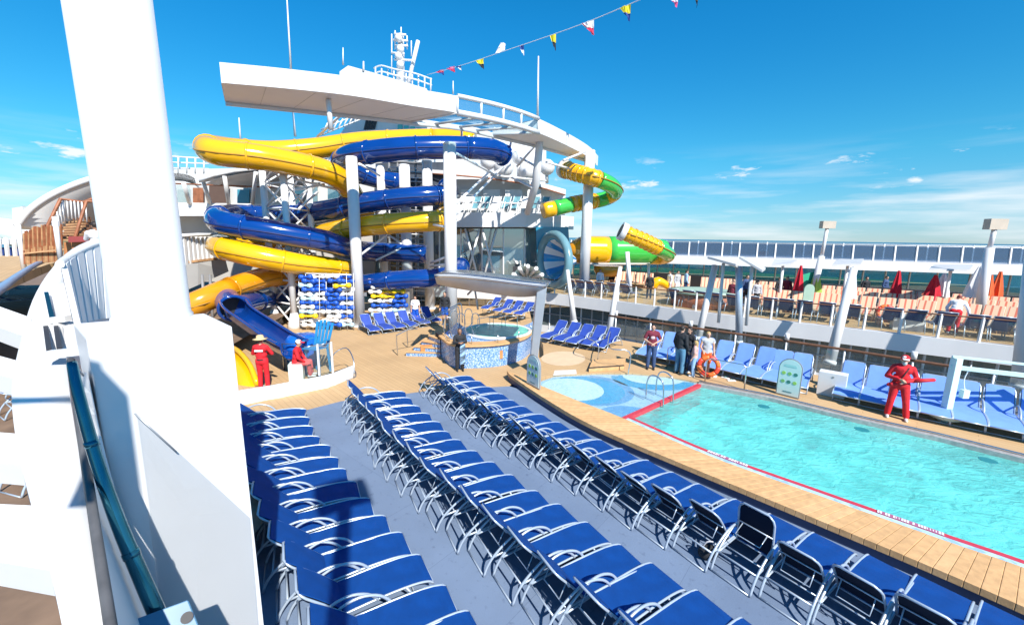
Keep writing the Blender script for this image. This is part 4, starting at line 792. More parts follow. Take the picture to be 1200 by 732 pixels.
# canopy: curved steel shelf on one leg
lb0 = P(627, 436, PT); t = thing('steel_canopy', 'curved brushed steel canopy on a broad slanted leg over the hot tub', 'canopy', tuple(lb0))
Yl = lb0.y
LA = catmull([D(509, 322, Yl + 1.2), D(535, 322.5, Yl + 1.0), D(575, 326.5, Yl + .7), D(610, 331, Yl + .4), D(640, 334, Yl + .2)], 4); LB2 = catmull([D(520, 317, Yl + 3.4), D(545, 316, Yl + 3.2), D(580, 320, Yl + 2.9), D(612, 324, Yl + 2.6), D(645, 329, Yl + 2.2)], 4)
q = MB(); q.slab(LA, LB2, -.10, True); mk('shelf', q, STEEL, t)
q = MB(); A2 = catmull([D(512, 333, Yl + 1.4), D(535, 338, Yl + 1.25), D(575, 344, Yl + 1.0), D(607, 348, Yl + .75), D(636, 346, Yl + .4)], 4); q.slab([p + V((0, -.03, .0)) for p in LA], [p for p in A2], .02, True); mk('front_fascia', q, mat('satin_steel', (.66, .67, .68), .38, .12), t)
q = MB(); q.hexa([D(628, 437, Yl), D(620, 437, Yl), D(620, 437, Yl) + V((0, .5, 0)), D(628, 437, Yl) + V((0, .5, 0)), D(641, 337, Yl + .1), D(629, 343, Yl + .1), D(629, 343, Yl + .1) + V((0, .7, 0)), D(641, 337, Yl + .1) + V((0, .7, 0))]); mk('leg', q, mat('leg_steel', (.46, .47, .49), .3, .5), t, .02)
for (x, y, x2, y2) in ((548, 345, 562, 331), (560, 362, 556, 336)):
    q = MB(); q.tube([D(x, y, Yl + 2.2), D(x2, y2, Yl + 1.6)], .04, 6); mk('brace', q, GREY, t)
# splash area: low white wall with glass, yellow and blue run-outs, cyan chair
wa = [P(268, 478, 0), P(330, 465, 0), P(385, 454, 0), P(416, 441, 0)]
t = thing('low_white_wall', 'low broad white wall closing off the splash area at left', 'wall', tuple(wa[0]))
bk_ = [P(283, 456, .45), P(330, 449, .45), P(372, 441, .45), P(392, 436, .45)]
q = MB(); q.slab(wa, [V((p.x, p.y, 0)) for p in bk_], .44); mk('wall_body', q, WHITE, t, .01)
t = thing('splash_glass_fence', 'short glass fence panel standing behind the low white wall', 'glass fence', tuple(bk_[2]))
for i in range(2):
    a, b = lerp(bk_[1], bk_[3], .45 + .27 * i), lerp(bk_[1], bk_[3], .70 + .27 * i); a = V((a.x, a.y, .45)); b = V((b.x, b.y, .45)); q = MB(); q.hexa([a, b, b + V((0, .012, 0)), a + V((0, .012, 0)), a + V((0, 0, 1.0)), b + V((0, 0, 1.0)), b + V((0, .012, 1.0)), a + V((0, .012, 1.0))]); mk('pane', q, GLASS, t)
    q = MB(); q.bar(b, b + V((0, 0, 1.05)), .05, .05); mk('post', q, WHITE2, t); q = MB(); q.tube([a + V((0, 0, 1.02)), b + V((0, 0, 1.02))], .02, 6); mk('top_rail', q, STEEL, t)
t = thing('yellow_runout', 'end of a yellow slide run-out trough beside the white pedestal', 'slide run-out', tuple(P(288, 450, 0)))
Yy = 13.2; q = MB(); A = catmull([D(262, 405, Yy + 2.4), D(278, 412, Yy + 1.3), D(292, 428, Yy + .5), D(300, 447, Yy), D(302, 452, Yy)], 4); B = catmull([D(240, 418, Yy + 2.2), D(258, 428, Yy + 1.1), D(270, 446, Yy + .3), D(276, 464, Yy - .2), D(278, 470, Yy - .3)], 4); q.slab(A, B, -.25, True); mk('trough', q, YEL, t)
q = MB(); q.tube([p + V((0, 0, .06)) for p in A], .09, 8); mk('lip', q, YEL, t)
# blue exit chute with dark mouth
t = thing('blue_exit_chute', 'blue open slide chute running down from a dark round mouth', 'slide chute', tuple(P(320, 420, 0)))
c1, c2_ = D(281, 371, 17.5), D(345, 413, 14.2); cl = catmull([D(274, 362, 18.3), c1, D(305, 388, 16.2), D(328, 404, 15), c2_], 5); q = MB(); AA = []; BB_ = []
prof = [(-.47, .36), (-.42, .02), (-.27, -.17), (0, -.23), (.27, -.17), (.42, .02), (.47, .36)]; rings_ = []
for i, p in enumerate(cl):
    tn = (cl[min(i + 1, len(cl) - 1)] - cl[max(i - 1, 0)]).normalized(); sd = tn.cross(V((0, 0, 1))).normalized(); rings_.append([p + sd * a + V((0, 0, b)) for a, b in prof])
for i in range(len(rings_) - 1): q.sheet(rings_[i], rings_[i + 1], True)
mk('trough', q, BLU, t)
for s in (0, -1): q = MB(); q.tube([r[s] for r in rings_], .06, 8); mk('lip', q, BLU, t)
tn = (c1 - cl[0]).normalized(); q = MB(); rr = [cl[0] - tn * 1.6, cl[0] - tn * .1]; q.tube([rr[0], rr[1]], .56, 24, cap=False); q.tube([rr[1] + (V((0, 0, 1)) - tn * tn.z) .normalized() * .56 * math.sin(a) + tn.cross(V((0, 0, 1))).normalized() * .56 * math.cos(a) for a in [k * .2618 for k in range(24)]], .07, 8, closed=True); mk('mouth', q, BLU, t)
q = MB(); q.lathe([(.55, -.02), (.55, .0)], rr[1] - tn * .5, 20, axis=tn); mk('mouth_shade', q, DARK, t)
t = thing('blue_catch_tank', 'rounded blue catch tank at the end of the blue chute', 'tank', tuple(P(343, 430, 0))); c_ = P(345, 436, 0); q = MB(); q.lathe([(.55, 0), (.60, .5), (.58, 1.05), (.45, 1.2), (.2, 1.22)], c_ + V((-.1, .9, 0)), 20); mk('tank_body', q, mat('mid_blue_gelcoat', (.01, .12, .52), .2, coat=.5), t); q = MB(); q.tube([c_ + V((-.5, .25, 0)), c_ + V((-.5, .25, 1.0)), c_ + V((.1, .15, 1.02)), c_ + V((.1, .15, 0))], .03, 6); mk('guard_hoop', q, STEEL, t)
# adirondack chair on a tall stand
c_ = P(372, 437, 0); t = thing('lifeguard_chair', 'tall cyan slat-back lifeguard chair beside the seated lifeguard', 'chair', tuple(c_))
fx = V((.92, -.25, 0)).normalized(); fy = V((.25, .92, 0)).normalized()
for sx in (-.30, .30):
    for sy in (-.25, .35): q = MB(); q.bar(c_ + fx * sx + fy * sy, c_ + fx * sx * .9 + fy * sy * .8 + V((0, 0, .95)), .07, .07); mk('leg', q, CYAN, t)
    q = MB(); q.bar(c_ + fx * sx * 1.15 - fy * .38 + V((0, 0, 1.22)), c_ + fx * sx * 1.15 + fy * .3 + V((0, 0, 1.22)), .10, .03); mk('arm', q, CYAN, t)
for k in range(4): q = MB(); q.bar(c_ - fx * .3 + fy * (-.3 + k * .16) + V((0, 0, .98 - k * .015)), c_ + fx * .3 + fy * (-.3 + k * .16) + V((0, 0, .98 - k * .015)), .13, .025); mk('seat_slat', q, CYAN, t)
for k in range(5): q = MB(); q.bar(c_ + fx * (-.26 + k * .13) + fy * .28 + V((0, 0, .95)), c_ + fx * (-.33 + k * .165) + fy * .58 + V((0, 0, 1.78 + [0, .06, .09, .06, 0][k])), .105, .025, up=fy); mk('back_slat', q, CYAN, t)
# ================================================================== WATER SLIDES
def slide(name, label, pts, r, m, seam, every=2.6, runs=None, hi=None):
    """tube slide: pts = (px, py, distance); short flanged lengths are parts"""
    W = catmull([D(x, y, Y) for x, y, Y in pts], 8); pth = Path(W, smooth=False); t = thing(name, label, 'water slide', tuple(W[0]))
    ns = max(2, int(pth.len / every)); L_ = pth.len / ns
    for i in range(ns):
        seg = [pth.at(i * L_ + L_ * k / 6) for k in range(7)]
        mm = m if not runs else runs(i / ns)
        q = MB(); q.tube(seg, r, 18, cap=(i in (0, ns - 1))); mk('tube_section', q, mm, t)
        p = pth.at(i * L_); tn = pth.tan(i * L_ + .06); q = MB(); q.tube([p - tn * .045, p + tn * .045], r * 1.065, 18); mk('flange', q, mm, t)
    for s in (-1, 1):
        line = []
        for i in range(int(pth.len / .4) + 1):
            p = pth.at(i * .4); tn = pth.tan(i * .4); sd = tn.cross(V((0, 0, 1))).normalized(); line.append(p + sd * s * r * .985 - V((0, 0, r * .12)))
        q = MB(); q.tube(line, r * .055, 6); mk('seam', q, seam, t)
    return t, pth
slide('yellow_tube_slide', 'upper yellow tube slide coiling over the white lattice tower', [(556, 166, 27.5), (520, 163, 27.6), (470, 164, 27.4), (420, 167, 27), (370, 174, 26.2), (320, 178, 25), (276, 176, 23.4), (248, 173, 21.8), (246, 176, 20.8), (262, 180, 20.6), (300, 184, 21), (345, 192, 22), (382, 201, 23.2), (404, 214, 24.4), (416, 232, 25.8), (430, 248, 27)], .60, YEL, SEAMY)
slide('yellow_tube_slide', 'middle yellow tube slide bending behind the two white columns', [(522, 252, 26), (523, 257, 24.2), (508, 259, 23.3), (470, 261, 23.0), (435, 264, 23.3), (402, 269, 24.2), (370, 275, 25.4), (330, 280, 25.4), (290, 283, 24.2), (262, 286, 22.6), (257, 289, 21.2), (275, 294, 20.6), (310, 302, 20.8), (350, 309, 21.6), (385, 313, 22.8), (410, 318, 24.4), (400, 326, 26), (370, 330, 26.5)], .56, YEL, SEAMY)
slide('amber_tube_slide', 'lower amber tube slide curving down behind the hat wearing lifeguard', [(365, 318, 25), (340, 322, 23.5), (312, 325, 22), (285, 333, 20.6), (258, 343, 19.4), (236, 353, 18.6), (205, 366, 18.2)], .54, ORG, SEAMY)
slide('blue_tube_slide', 'topmost blue tube slide looping across both white columns', [(590, 182, 26), (578, 176, 25.3), (550, 173.5, 24.6), (515, 173, 24), (480, 174, 23.6), (445, 177, 23.6), (418, 181, 24), (402, 187, 25), (404, 195, 26.4), (420, 203, 27.6), (440, 209, 28.4), (470, 214, 28.6)], .60, BLU, SEAMB)
slide('blue_tube_slide', 'middle blue tube slide sweeping to a rounded bend at left', [(524, 220, 27.8), (526, 226, 26.6), (512, 229, 25.4), (480, 231, 24.9), (445, 235, 24.9), (415, 240, 25.1), (385, 246, 25.2), (350, 251, 25.6), (310, 253, 25), (278, 252, 23.8), (258, 254, 22.2), (258, 260, 21), (280, 265, 20.6), (312, 270, 20.8), (350, 277, 21.4), (382, 283, 22.2), (405, 290, 23.6), (425, 294, 25.4), (460, 296, 26.5), (500, 298, 26.8)], .58, BLU, SEAMB)
slide('blue_tube_slide', 'lowest blue tube slide reaching the hot tub canopy', [(540, 312, 25.6), (534, 320, 24.2), (512, 325, 23.4), (480, 327, 23.2), (445, 330, 23.6), (412, 334, 24.6), (380, 338, 25.6), (345, 344, 25), (315, 350, 23), (293, 355, 20.6), (278, 360, 18.9)], .52, BLU, SEAMB)
# round white columns
for (x, yb, yt, Y, r, lab) in ((421.9, 384, 186, 22.6, .29, 'tall white column left of the dumbbell climbing net gap'), (529.3, 396, 170, 20.5, .30, 'tall white column behind the hot tub canopy'), (684, 340, 178, 28, .33, 'white column carrying the right end of the ring roof'),
        (479, 372, 195, 26.8, .33, 'white column between the blue slides, set back'), (504, 370, 190, 28.6, .33, 'rear white column right of the centre slide column'), (451, 330, 196, 28, .26, 'slender rear white column behind the blue slides')):
    b0, t0 = D(x, yb, Y), D(x, yt, Y); t0 = V((b0.x, b0.y, t0.z)); b0.z = max(0, min(b0.z, .0)) if Y < 27 or Y > 28.5 else (1.3 if Y == 28 and x > 600 else 0)
    q = MB(); q.tube([b0, t0], r, 24); t = thing('round_column', lab, 'column', tuple(b0)); mk('shaft', q, WHITE, t)
    q = MB(); q.lathe([(r * 1.5, 0), (r * 1.5, .06), (r * 1.05, .09)], b0, 20); mk('base_plate', q, WHITE2, t); q = MB(); q.lathe([(r * 1.0, 0), (r * 1.06, .03), (r * .9, .1)], t0, 20); mk('cap', q, WHITE2, t)
# lattice tower under the coils
t = thing('lattice_tower', 'white lattice steel tower carrying the yellow and blue slide coils', 'tower', tuple(D(334, 382, 22.3)))
lg = [D(323, 380, 23), D(346, 384, 22), D(372, 366, 25), D(352, 360, 26)]; lg = [V((p.x, p.y, 0)) for p in lg]; ht = D(330, 185, 22.5).z
for p in lg:
    q = MB(); q.tube([p, p + V((0, 0, ht))], .17, 10); mk('leg', q, WHITE2, t); q = MB(); q.lathe([(.42, 0), (.30, .35), (.18, .8)], p, 12); mk('foot', q, WHITE2, t)
nb = 7
for k in range(nb):
    z0, z1 = ht * k / nb, ht * (k + 1) / nb
    for i in range(4):
        a, b = lg[i], lg[(i + 1) % 4]
        for (u, v) in ((a, b), (b, a)): q = MB(); q.tube([u + V((0, 0, z0)), v + V((0, 0, z1))], .05, 6); mk('brace', q, WHITE2, t)
        q = MB(); q.tube([a + V((0, 0, z1)), b + V((0, 0, z1))], .05, 6); mk('strut', q, WHITE2, t)
# loose steel struts between columns and slides
br = [(421, 192, 22.8, 445, 206, 26), (421, 300, 22.8, 470, 262, 25), (535, 180, 20.8, 580, 205, 27), (535, 238, 20.8, 575, 200, 28), (536, 250, 20.8, 590, 195, 29), (524, 266, 20.8, 500, 262, 24), (455, 275, 27, 476, 290, 26.5), (505, 308, 24, 525, 300, 21), (505, 312, 24, 525, 309, 21), (345, 210, 22.6, 395, 222, 24), (346, 222, 22.6, 380, 216, 24), (350, 245, 23, 372, 225, 25), (560, 215, 27, 600, 190, 30), (575, 205, 27.5, 640, 212, 30), (440, 250, 26, 470, 230, 24.5), (372, 160, 24, 405, 130, 20), (440, 305, 25, 476, 288, 26.5)]
t = thing('slide_struts', 'white steel struts tying the tube slides to the round columns', 'struts', tuple(D(480, 240, 25)))
for (x0, y0, Y0, x1, y1, Y1) in br: q = MB(); q.tube([D(x0, y0, Y0), D(x1, y1, Y1)], .065, 7); mk('strut', q, WHITE2, t)
# slide start platform steps tower at back centre
t = thing('slide_stair_tower', 'dark open stair tower with white stringers behind the blue slides', 'stair tower', tuple(D(480, 370, 29.5)))
for k in range(16):
    y0 = 190 + k * 11; q = MB(); q.bar(D(456, y0, 29.8), D(498, y0 + 2, 29.8), .8, .08); mk('landing', q, GREY, t); q = MB(); q.tube([D(456, y0 - 5, 29.3), D(498, y0 - 3, 29.3)], .035, 6); mk('rail', q, WHITE2, t)
for x in (456, 466, 487, 498): q = MB(); q.tube([D(x, 186, 29.5), D(x + 1, 372, 29.5)], .08, 6); mk('post', q, GREY, t)
q = MB(); q.prism([D(440, 190, 31), D(520, 190, 31), D(520, 368, 31), D(440, 368, 31)], (0, .3, 0)); mk('back_wall', q, mat('dark_tower_back', (.05, .065, .09), .6, var=.4, vs=1.5), t)  # dark mottled wall closing the back of the tower
# dumbbell climbing net
t = thing('dumbbell_net', 'climbing net of blue, white and yellow dumbbell floats', 'climbing net', tuple(D(380, 384, 24)))
FB, FWm, FY, FLt = mat('blue_float', (.012, .09, .48), .35), mat('white_float', (.80, .82, .82), .35), mat('yellow_float', (.85, .58, .01), .35), mat('pale_blue_float', (.45, .68, .85), .35)
def dumb(x0, x1, y0, y1, Y, m): 
    a, b = D(x0, y0, Y), D(x1, y1, Y); q = MB(); d_ = (b - a).normalized()
    q.caps(a + d_ * .05, a + d_ * .12, .135, .12, 10); q.caps(b - d_ * .12, b - d_ * .05, .12, .135, 10); q.tube([a + d_ * .05, b - d_ * .05], .06, 8); mk('float', q, m, t)
patL = ['BWWB', 'BBBB', 'LBYL', 'BBBW', 'WWBW', 'LWBB', 'BBBW', 'WBBB', 'LWWW', 'YYWB', 'WWWW', 'WBBL']
cm = {'B': FB, 'W': FWm, 'Y': FY, 'L': FLt}
for r, pt in enumerate(patL):
    for c, ch in enumerate(pt):
        x = 352 + c * 15.4 + (r % 2) * 2.2 + random.uniform(-1, 1); y = 324 + r * 5.15; mmat = cm[ch]
        if ch == 'Y' and r == 2: dumb(392, 410, y + 1, y, 21.3, mmat)
        elif ch == 'Y' and r == 9:
            if c == 0: dumb(352, 371, y, y, 21.2, mmat)
        else: dumb(x, x + 13.5, y + random.uniform(-.6, .6), y + random.uniform(-.6, .6), 21.4 + .2 * (c % 2), mmat)
for r, pt in enumerate(['BL ', 'WW ', 'WYY', 'YYB', 'WWB', 'BBB', 'WWL', 'LWW']):
    for c, ch in enumerate(pt):
        if ch == ' ': continue
        x = 433 + c * 14 + (r % 2) * 3; y = 331 + r * 5.4; dumb(x, x + 13, y, y + random.uniform(-.5, .5), 23.3 + .2 * (c % 2), cm[ch])
for x in range(350, 416, 8): q = MB(); q.tube([D(x, 320, 21.5), D(x + 1, 386, 21.5)], .016, 5); mk('net_rope', q, WHITE2, t)
q = MB(); q.tube([D(349, 320, 21.5), D(412, 322, 21.5)], .035, 6); mk('top_bar', q, WHITE2, t)
# green and yellow coil, bowl, racer tube
def gy(f): return [YEL, GRN][int(f * 7) % 2]
def ribbed(name, label, pts, r, pattern, every=.33):
    W = catmull([D(x, y, Y) for x, y, Y in pts], 8); pth = Path(W, smooth=False); t = thing(name, label, 'water slide', tuple(W[0])); k = 0; d = 0
    tot = sum(p[0] for p in pattern)
    for (fr, m, rib) in pattern:
        L_ = pth.len * fr / tot; n = max(2, int(L_ / .25)); q = MB(); q.tube([pth.at(d + L_ * i / n) for i in range(n + 1)], r, 16); mk('tube_section', q, m, t)
        if rib:
            nr = int(L_ / every)
            for i in range(nr): p = pth.at(d + (i + .5) * L_ / nr); tn = pth.tan(d + (i + .5) * L_ / nr); q = MB(); q.tube([p - tn * .06, p + tn * .06], r * 1.08, 14); mk('rib', q, YEL if m is YEL else GRN, t)
        d += L_
    line = []
    for i in range(int(pth.len / .3)):
        p = pth.at(i * .3); tn = pth.tan(i * .3 + .01); sd = tn.cross(V((0, 0, 1))).normalized(); line.append(p + sd * r * 1.03)
    q = MB(); q.tube(line, r * .08, 6); mk('seam', q, SEAMY, t)
    p = pth.at(0); tn = pth.tan(.1); q = MB(); q.tube([p - tn * .35, p], r * 1.22, 16); mk('collar', q, WHITE, t)
    q = MB(); q.tube([p - tn * .38, p - tn * .34], r * .9, 16); mk('collar_opening', q, DARK, t)
    return t
ribbed('green_yellow_slide', 'green and yellow ribbed tube slide coiling around the right white column', [(664, 199, 28.6), (676, 203, 27.6), (692, 207, 27), (706, 212, 27.2), (717, 218, 28), (721, 225, 29), (714, 231, 29.8), (700, 235, 29.6), (684, 237, 29), (668, 240, 28.4), (650, 244, 28), (636, 247, 27.8)], .50, [(2.8, YEL, True), (2.6, GRN, False), (1.0, YEL, False), (1.0, GRN, False), (2.2, YEL, True), (1.2, GRN, False), (.8, YEL, False)])
ribbed('green_yellow_slide', 'short ribbed yellow and green tube slide dropping right of the bowl', [(733, 273, 26), (742, 277, 26), (756, 283, 26.2), (768, 289, 26.6), (779, 295, 27.4), (783, 299, 28.4), (776, 302, 29.2), (760, 302, 29.6)], .46, [(3, YEL, True), (2.4, GRN, False), (1.2, YEL, False), (1, YEL, False)])
t = thing('slide_bowl', 'large fat yellow and green slide drum beside the blue funnel', 'slide drum', tuple(D(700, 300, 29)))
a, b = D(664, 293, 29), D(800, 294.5, 30); ax = (b - a); L_ = ax.length
for (f0, f1, m) in ((0, .10, ORG), (.10, .34, YEL), (.34, .72, GRN), (.72, .84, GRN)):
    prof = []
    for i in range(7):
        f = lerp(f0, f1, i / 6); r = .98 * (min(1, f / .12) ** .5 if f < .12 else 1) * (1 - max(0, f - .7) * 1.6); prof.append((max(.12, r), f * L_))
    q = MB(); q.lathe(prof, a, 28, axis=ax); mk('drum_section', q, m, t)
q = MB(); q.lathe([(.75, 0), (.95, .35), (1.0, .7)], D(712, 318, 29.2) - V((0, 0, .3)), 20); mk('drum_sump', q, ORG, t)
for x in (690, 735, 760): q = MB(); q.tube([D(x, 306, 29.2), D(x, 345, 29.2)], .10, 8); mk('support', q, WHITE2, t)
q = MB(); q.tube([D(735, 295, 26), D(739, 345, 26)], .13, 8); mk('support', q, WHITE2, t); q = MB(); q.tube([D(668, 309, 28.5), D(760, 309, 29)], .06, 6); mk('rail', q, GREYW, t)
# blue and white funnel mouth
t = thing('blue_funnel', 'big blue and white striped slide funnel opening towards the deck', 'slide funnel', tuple(D(640, 300, 27)))
c_ = D(650, 304, 27.5); axis = (V((-.90, -.42, .05))).normalized()
wm = [mat('azure_gelcoat', (.015, .22, .52), .15, coat=.5), WHITE, mat('teal_gelcoat', (.02, .22, .36), .2, coat=.4)]
nS = 14
R_ = V((0, 0, 1)).rotation_difference(axis).to_matrix()
for k in range(nS):
    q = MB(); a0, a1 = 2 * math.pi * k / nS, 2 * math.pi * (k + 1) / nS; rows = []
    for (r, z) in ((.25, -1.5), (.5, -1.1), (.85, -.6), (1.12, -.1), (1.25, .05)):
        rows.append([c_ + R_ @ V((r * math.cos(a0 + (a1 - a0) * j / 3), r * math.sin(a0 + (a1 - a0) * j / 3) * 1.15, z)) for j in range(4)])
    for i in range(4): q.sheet(rows[i], rows[i + 1], True)
    mk('funnel_segment', q, wm[k % 2] if k % 7 else wm[2], t)
q = MB(); q.tube([c_ + R_ @ V((1.55 * math.cos(a), 1.55 * 1.2 * math.sin(a), .05)) for a in [k * .2094 for k in range(30)]], .27, 10, closed=True); mk('funnel_rim', q, mat('grey_teal_rim', (.14, .28, .33), .25), t)
q = MB(); q.prism([D(628, 266, 30), D(666, 266, 30), D(668, 300, 30), D(630, 318, 30)], (0, .5, 0)); mk('teal_backboard', q, wm[2], t)
t = thing('white_stage_shell', 'white ribbed shell of a slide outlet left of the blue funnel', 'shell', tuple(D(620, 330, 28)))
for k in range(7):
    a = math.pi * k / 6; r0 = 1.1; q = MB(); q.tube([D(618, 330, 28) + V((r0 * math.cos(a) * (1 - j * .12), j * .3 - .6, r0 * math.sin(a) * (1 - j * .1) * (1 - .04 * j))) for j in range(6)], .13, 7); mk('rib', q, WHITE, t)
q = MB(); q.sheet([D(618, 330, 28) + V((1.1 * math.cos(math.pi * k / 12), -.5, 1.1 * math.sin(math.pi * k / 12))) for k in range(13)], [D(618, 330, 28) + V((.5 * math.cos(math.pi * k / 12), .9, .55 * math.sin(math.pi * k / 12))) for k in range(13)], True); mk('shell_skin', q, AQUAP, t)
q = MB(); q.prism([D(601, 312, 29.4), D(616, 312, 29.4), D(616, 330, 29.4), D(601, 330, 29.4)], (0, .1, 0)); mk('dark_opening', q, DARK, t)
# ================================================================== RING ROOF
RZ = 10.8
OT = catmull([P(x, y, RZ) for x, y in ((257, 73), (329, 80), (411, 90), (480, 103), (536, 112.5), (590, 125), (631, 139), (672, 160), (692, 173), (701, 183))], 4)
IB = catmull([P(x, y, RZ - .72) for x, y in ((264, 119), (318, 124.5), (370, 130), (430, 136.5), (480, 142.5), (538, 149), (577, 158), (628, 170), (660, 179), (686, 187))], 4)
n_ = len(OT); OB = [p - V((0, 0, .66)) for p in OT]; IT = [p + V((0, 0, .14)) for p in IB]
sp = min(range(n_), key=lambda i: (OT[i] - P(536, 112.5, RZ)).length); ep = min(range(n_), key=lambda i: (OT[i] - P(631, 139, RZ)).length)
t = thing('ring_roof', 'sweeping white crescent ring roof arching over the water slides', 'roof', tuple(OT[sp]))
UND = mat('ring_soffit', (.80, .79, .78), .6, var=.05, vs=.4)
for nm, (a, b) in (('solid_wing', (0, sp)), ('solid_wing', (ep, n_ - 1))):
    q = MB(); q.sheet(OT[a:b + 1], OB[a:b + 1], True)
    q.sheet(OT[a:b + 1], [p + V((0, 0, .12)) for p in IT[a:b + 1]], True)
    for e_ in (a, b): q.add([OT[e_], OB[e_], IB[e_], IT[e_]], [(0, 1, 2, 3)])
    mk(nm, q, WHITE, t)
    q = MB(); q.sheet([lerp(x, y, .004) for x, y in zip(OB[a:b + 1], IB[a:b + 1])], IB[a:b + 1], True); mk('soffit', q, UND, t)
for i in range(0, sp, 3): q = MB(); q.bar(lerp(OB[i], IB[i], .03) - V((0, 0, .004)), IB[i] - V((0, 0, .004)), .02, .008); mk('soffit_joint', q, GREYW, t)
q = MB(); q.slab([p - (p - o).normalized() * .06 for p, o in zip(IB, OB)], IB, -.16, True); mk('inner_rim', q, WHITE, t)
for nm, ln, r in (('edge_tube', OT, .10), ('edge_tube', OB, .13)): q = MB(); q.tube(ln[sp:ep + 1], r, 8); mk(nm, q, WHITE, t)
for i in range(sp, ep + 1, 2):
    q = MB(); q.tube([OT[i], OB[i]], .06, 6); mk('rib', q, WHITE, t); q = MB(); q.tube([OB[i], IB[i]], .06, 6); mk('rib', q, WHITE, t)
    if i + 2 <= ep: q = MB(); q.sheet(OB[i:i + 3], IT[i:i + 3], True); mk('roof_pane', q, GLASSR, t); q = MB(); q.sheet(OT[i:i + 3], OB[i:i + 3], True); mk('roof_pane', q, GLASSR, t)
q = MB(); a = P(373, 108, RZ - .7); q.tube([V((a.x + .02, a.y + .8, RZ - .72)), V((a.x + .05, a.y + .8, 9.0))], .10, 10); mk('prop', q, WHITE, t)
q = MB(); q.tube([D(634, 150, 24), D(628, 215, 25), D(618, 250, 26.5)], [.2, .24, .2], 8); mk('slanted_prop', q, WHITE, t)
for (x0, y0, x1, y1) in ((632, 165, 606, 195), (628, 195, 610, 185), (624, 220, 600, 208), (541, 148, 541, 170), (580, 150, 575, 178), (600, 160, 596, 182), (660, 188, 685, 178), (640, 190, 668, 198)): q = MB(); q.tube([D(x0, y0, 25), D(x1, y1, 27)], .07, 6); mk('brace', q, WHITE, t)
# ================================================================== SUPERSTRUCTURE BEHIND THE SLIDES
t = thing('round_deckhouse', 'pale round deckhouse with overhanging roof behind the slide columns', 'deckhouse', tuple(D(590, 330, 31)))
def facade(pts, y0s, y1s, Y, nm, m, th=.3, par=None):
    A = [D(x, y, Y_) for (x, Y_), y in zip(pts, y1s)]; B = [V((p.x, p.y, D(x, y, Y_).z)) for p, (x, Y_), y in zip(A, pts, y0s)]
    q = MB(); q.sheet(A, B); q.sheet([p + V((0, th, 0)) for p in B], [p + V((0, th, 0)) for p in A]); q.sheet(B, [p + V((0, th, 0)) for p in B]); q.sheet([p + V((0, th, 0)) for p in A], A)
    for e_ in (0, -1): q.add([A[e_], B[e_], B[e_] + V((0, th, 0)), A[e_] + V((0, th, 0))], [(0, 1, 2, 3)])
    return mk(nm, q, m, par)
px5 = [(505, 32), (535, 31.6), (570, 31.6), (610, 32.2), (640, 33.5), (662, 35)]
facade(px5, [210] * 4 + [216, 222], [252] * 6, 0, 'round_wall', GREYW, .3, t)
for (x0, x1) in ((540, 560), (566, 586), (592, 612), (618, 634)):
    q = MB(); q.prism([D(x0, 222, 31.4), D(x1, 222, 31.5), D(x1, 236, 31.5), D(x0, 236, 31.4)], (0, .06, 0)); mk('wall_panel', q, mat('light_wall_panel', (.66, .66, .65), .5), t)
rf0 = [D(x, y, Y - 1.2) for (x, Y), y in zip(px5, [203, 205, 208, 214, 221, 228])]; q = MB(); q.slab(rf0, [p + V((.5, 5, .6)) for p in rf0], .25); mk('roof', q, WHITE, t); q = MB(); q.tube([p - V((0, .06, .04)) for p in rf0], .06, 6); mk('roof_trim', q, WOODR, t)
facade([(440, 30.2), (530, 29.6), (590, 29.4), (616, 29.8), (640, 30.5), (672, 31.8)], [249] * 4 + [251, 254], [266] * 4 + [268, 269], 0, 'balcony_front', WHITE, .5, t)
q = MB(); A = [D(x, 266, Y) for x, Y in ((440, 30.3), (530, 29.7), (590, 29.5), (640, 30.6), (672, 31.9))]; q.slab(A, [p + V((0, 3, 0)) for p in A], .12); mk('balcony_slab', q, GREYW, t)
gw = [(440, 31), (465, 30.9), (490, 30.8), (515, 30.7), (540, 30.6), (565, 30.6), (590, 30.7), (615, 30.9), (640, 31.4)]
for (a, b) in zip(gw, gw[1:]):
    p = [D(a[0] + .6, 345, a[1]), D(b[0] - .6, 345, b[1]), D(b[0] - .6, 268, b[1]), D(a[0] + .6, 268, a[1])]; q = MB(); q.prism(p, (0, .04, 0)); mk('window_pane', q, GLASSD, t)
    q = MB(); q.bar(D(a[0], 345, a[1] - .05), D(a[0], 268, a[1] - .05), .09, .09); mk('mullion', q, WHITE2, t)
q = MB(); q.bar(D(440, 305, 30.9), D(640, 306, 31.2), .1, .12); mk('transom', q, WHITE2, t)
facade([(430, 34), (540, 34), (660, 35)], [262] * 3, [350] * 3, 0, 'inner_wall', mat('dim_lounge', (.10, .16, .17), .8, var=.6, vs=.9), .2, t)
for (x0, x1) in ((545, 562), (562, 545), (565, 582), (582, 565)): q = MB(); q.tube([D(x0, 268, 29.9), D(x1, 332, 29.9)], .085, 6); mk('cross_brace', q, WHITE, t)
q = MB(); q.prism([D(596, 277, 31.2), D(616, 278, 31.2), D(616, 290, 31.2), D(596, 289, 31.2)], (0, .05, 0)); mk('dark_window', q, DARK, t)
t = thing('balcony_loungers_rail', 'glass and white post balcony railing in front of the round deckhouse', 'railing', tuple(D(560, 250, 29.5)))
for i in range(14):
    x = 536 + i * 7.6; q = MB(); q.bar(D(x, 250, 29.5), D(x + 3, 236, 29.5), .07, .07); mk('post', q, WHITE, t)
q = MB(); q.tube([D(536, 237, 29.5), D(642, 239, 29.8)], .05, 6); mk('top_rail', q, WHITE, t)
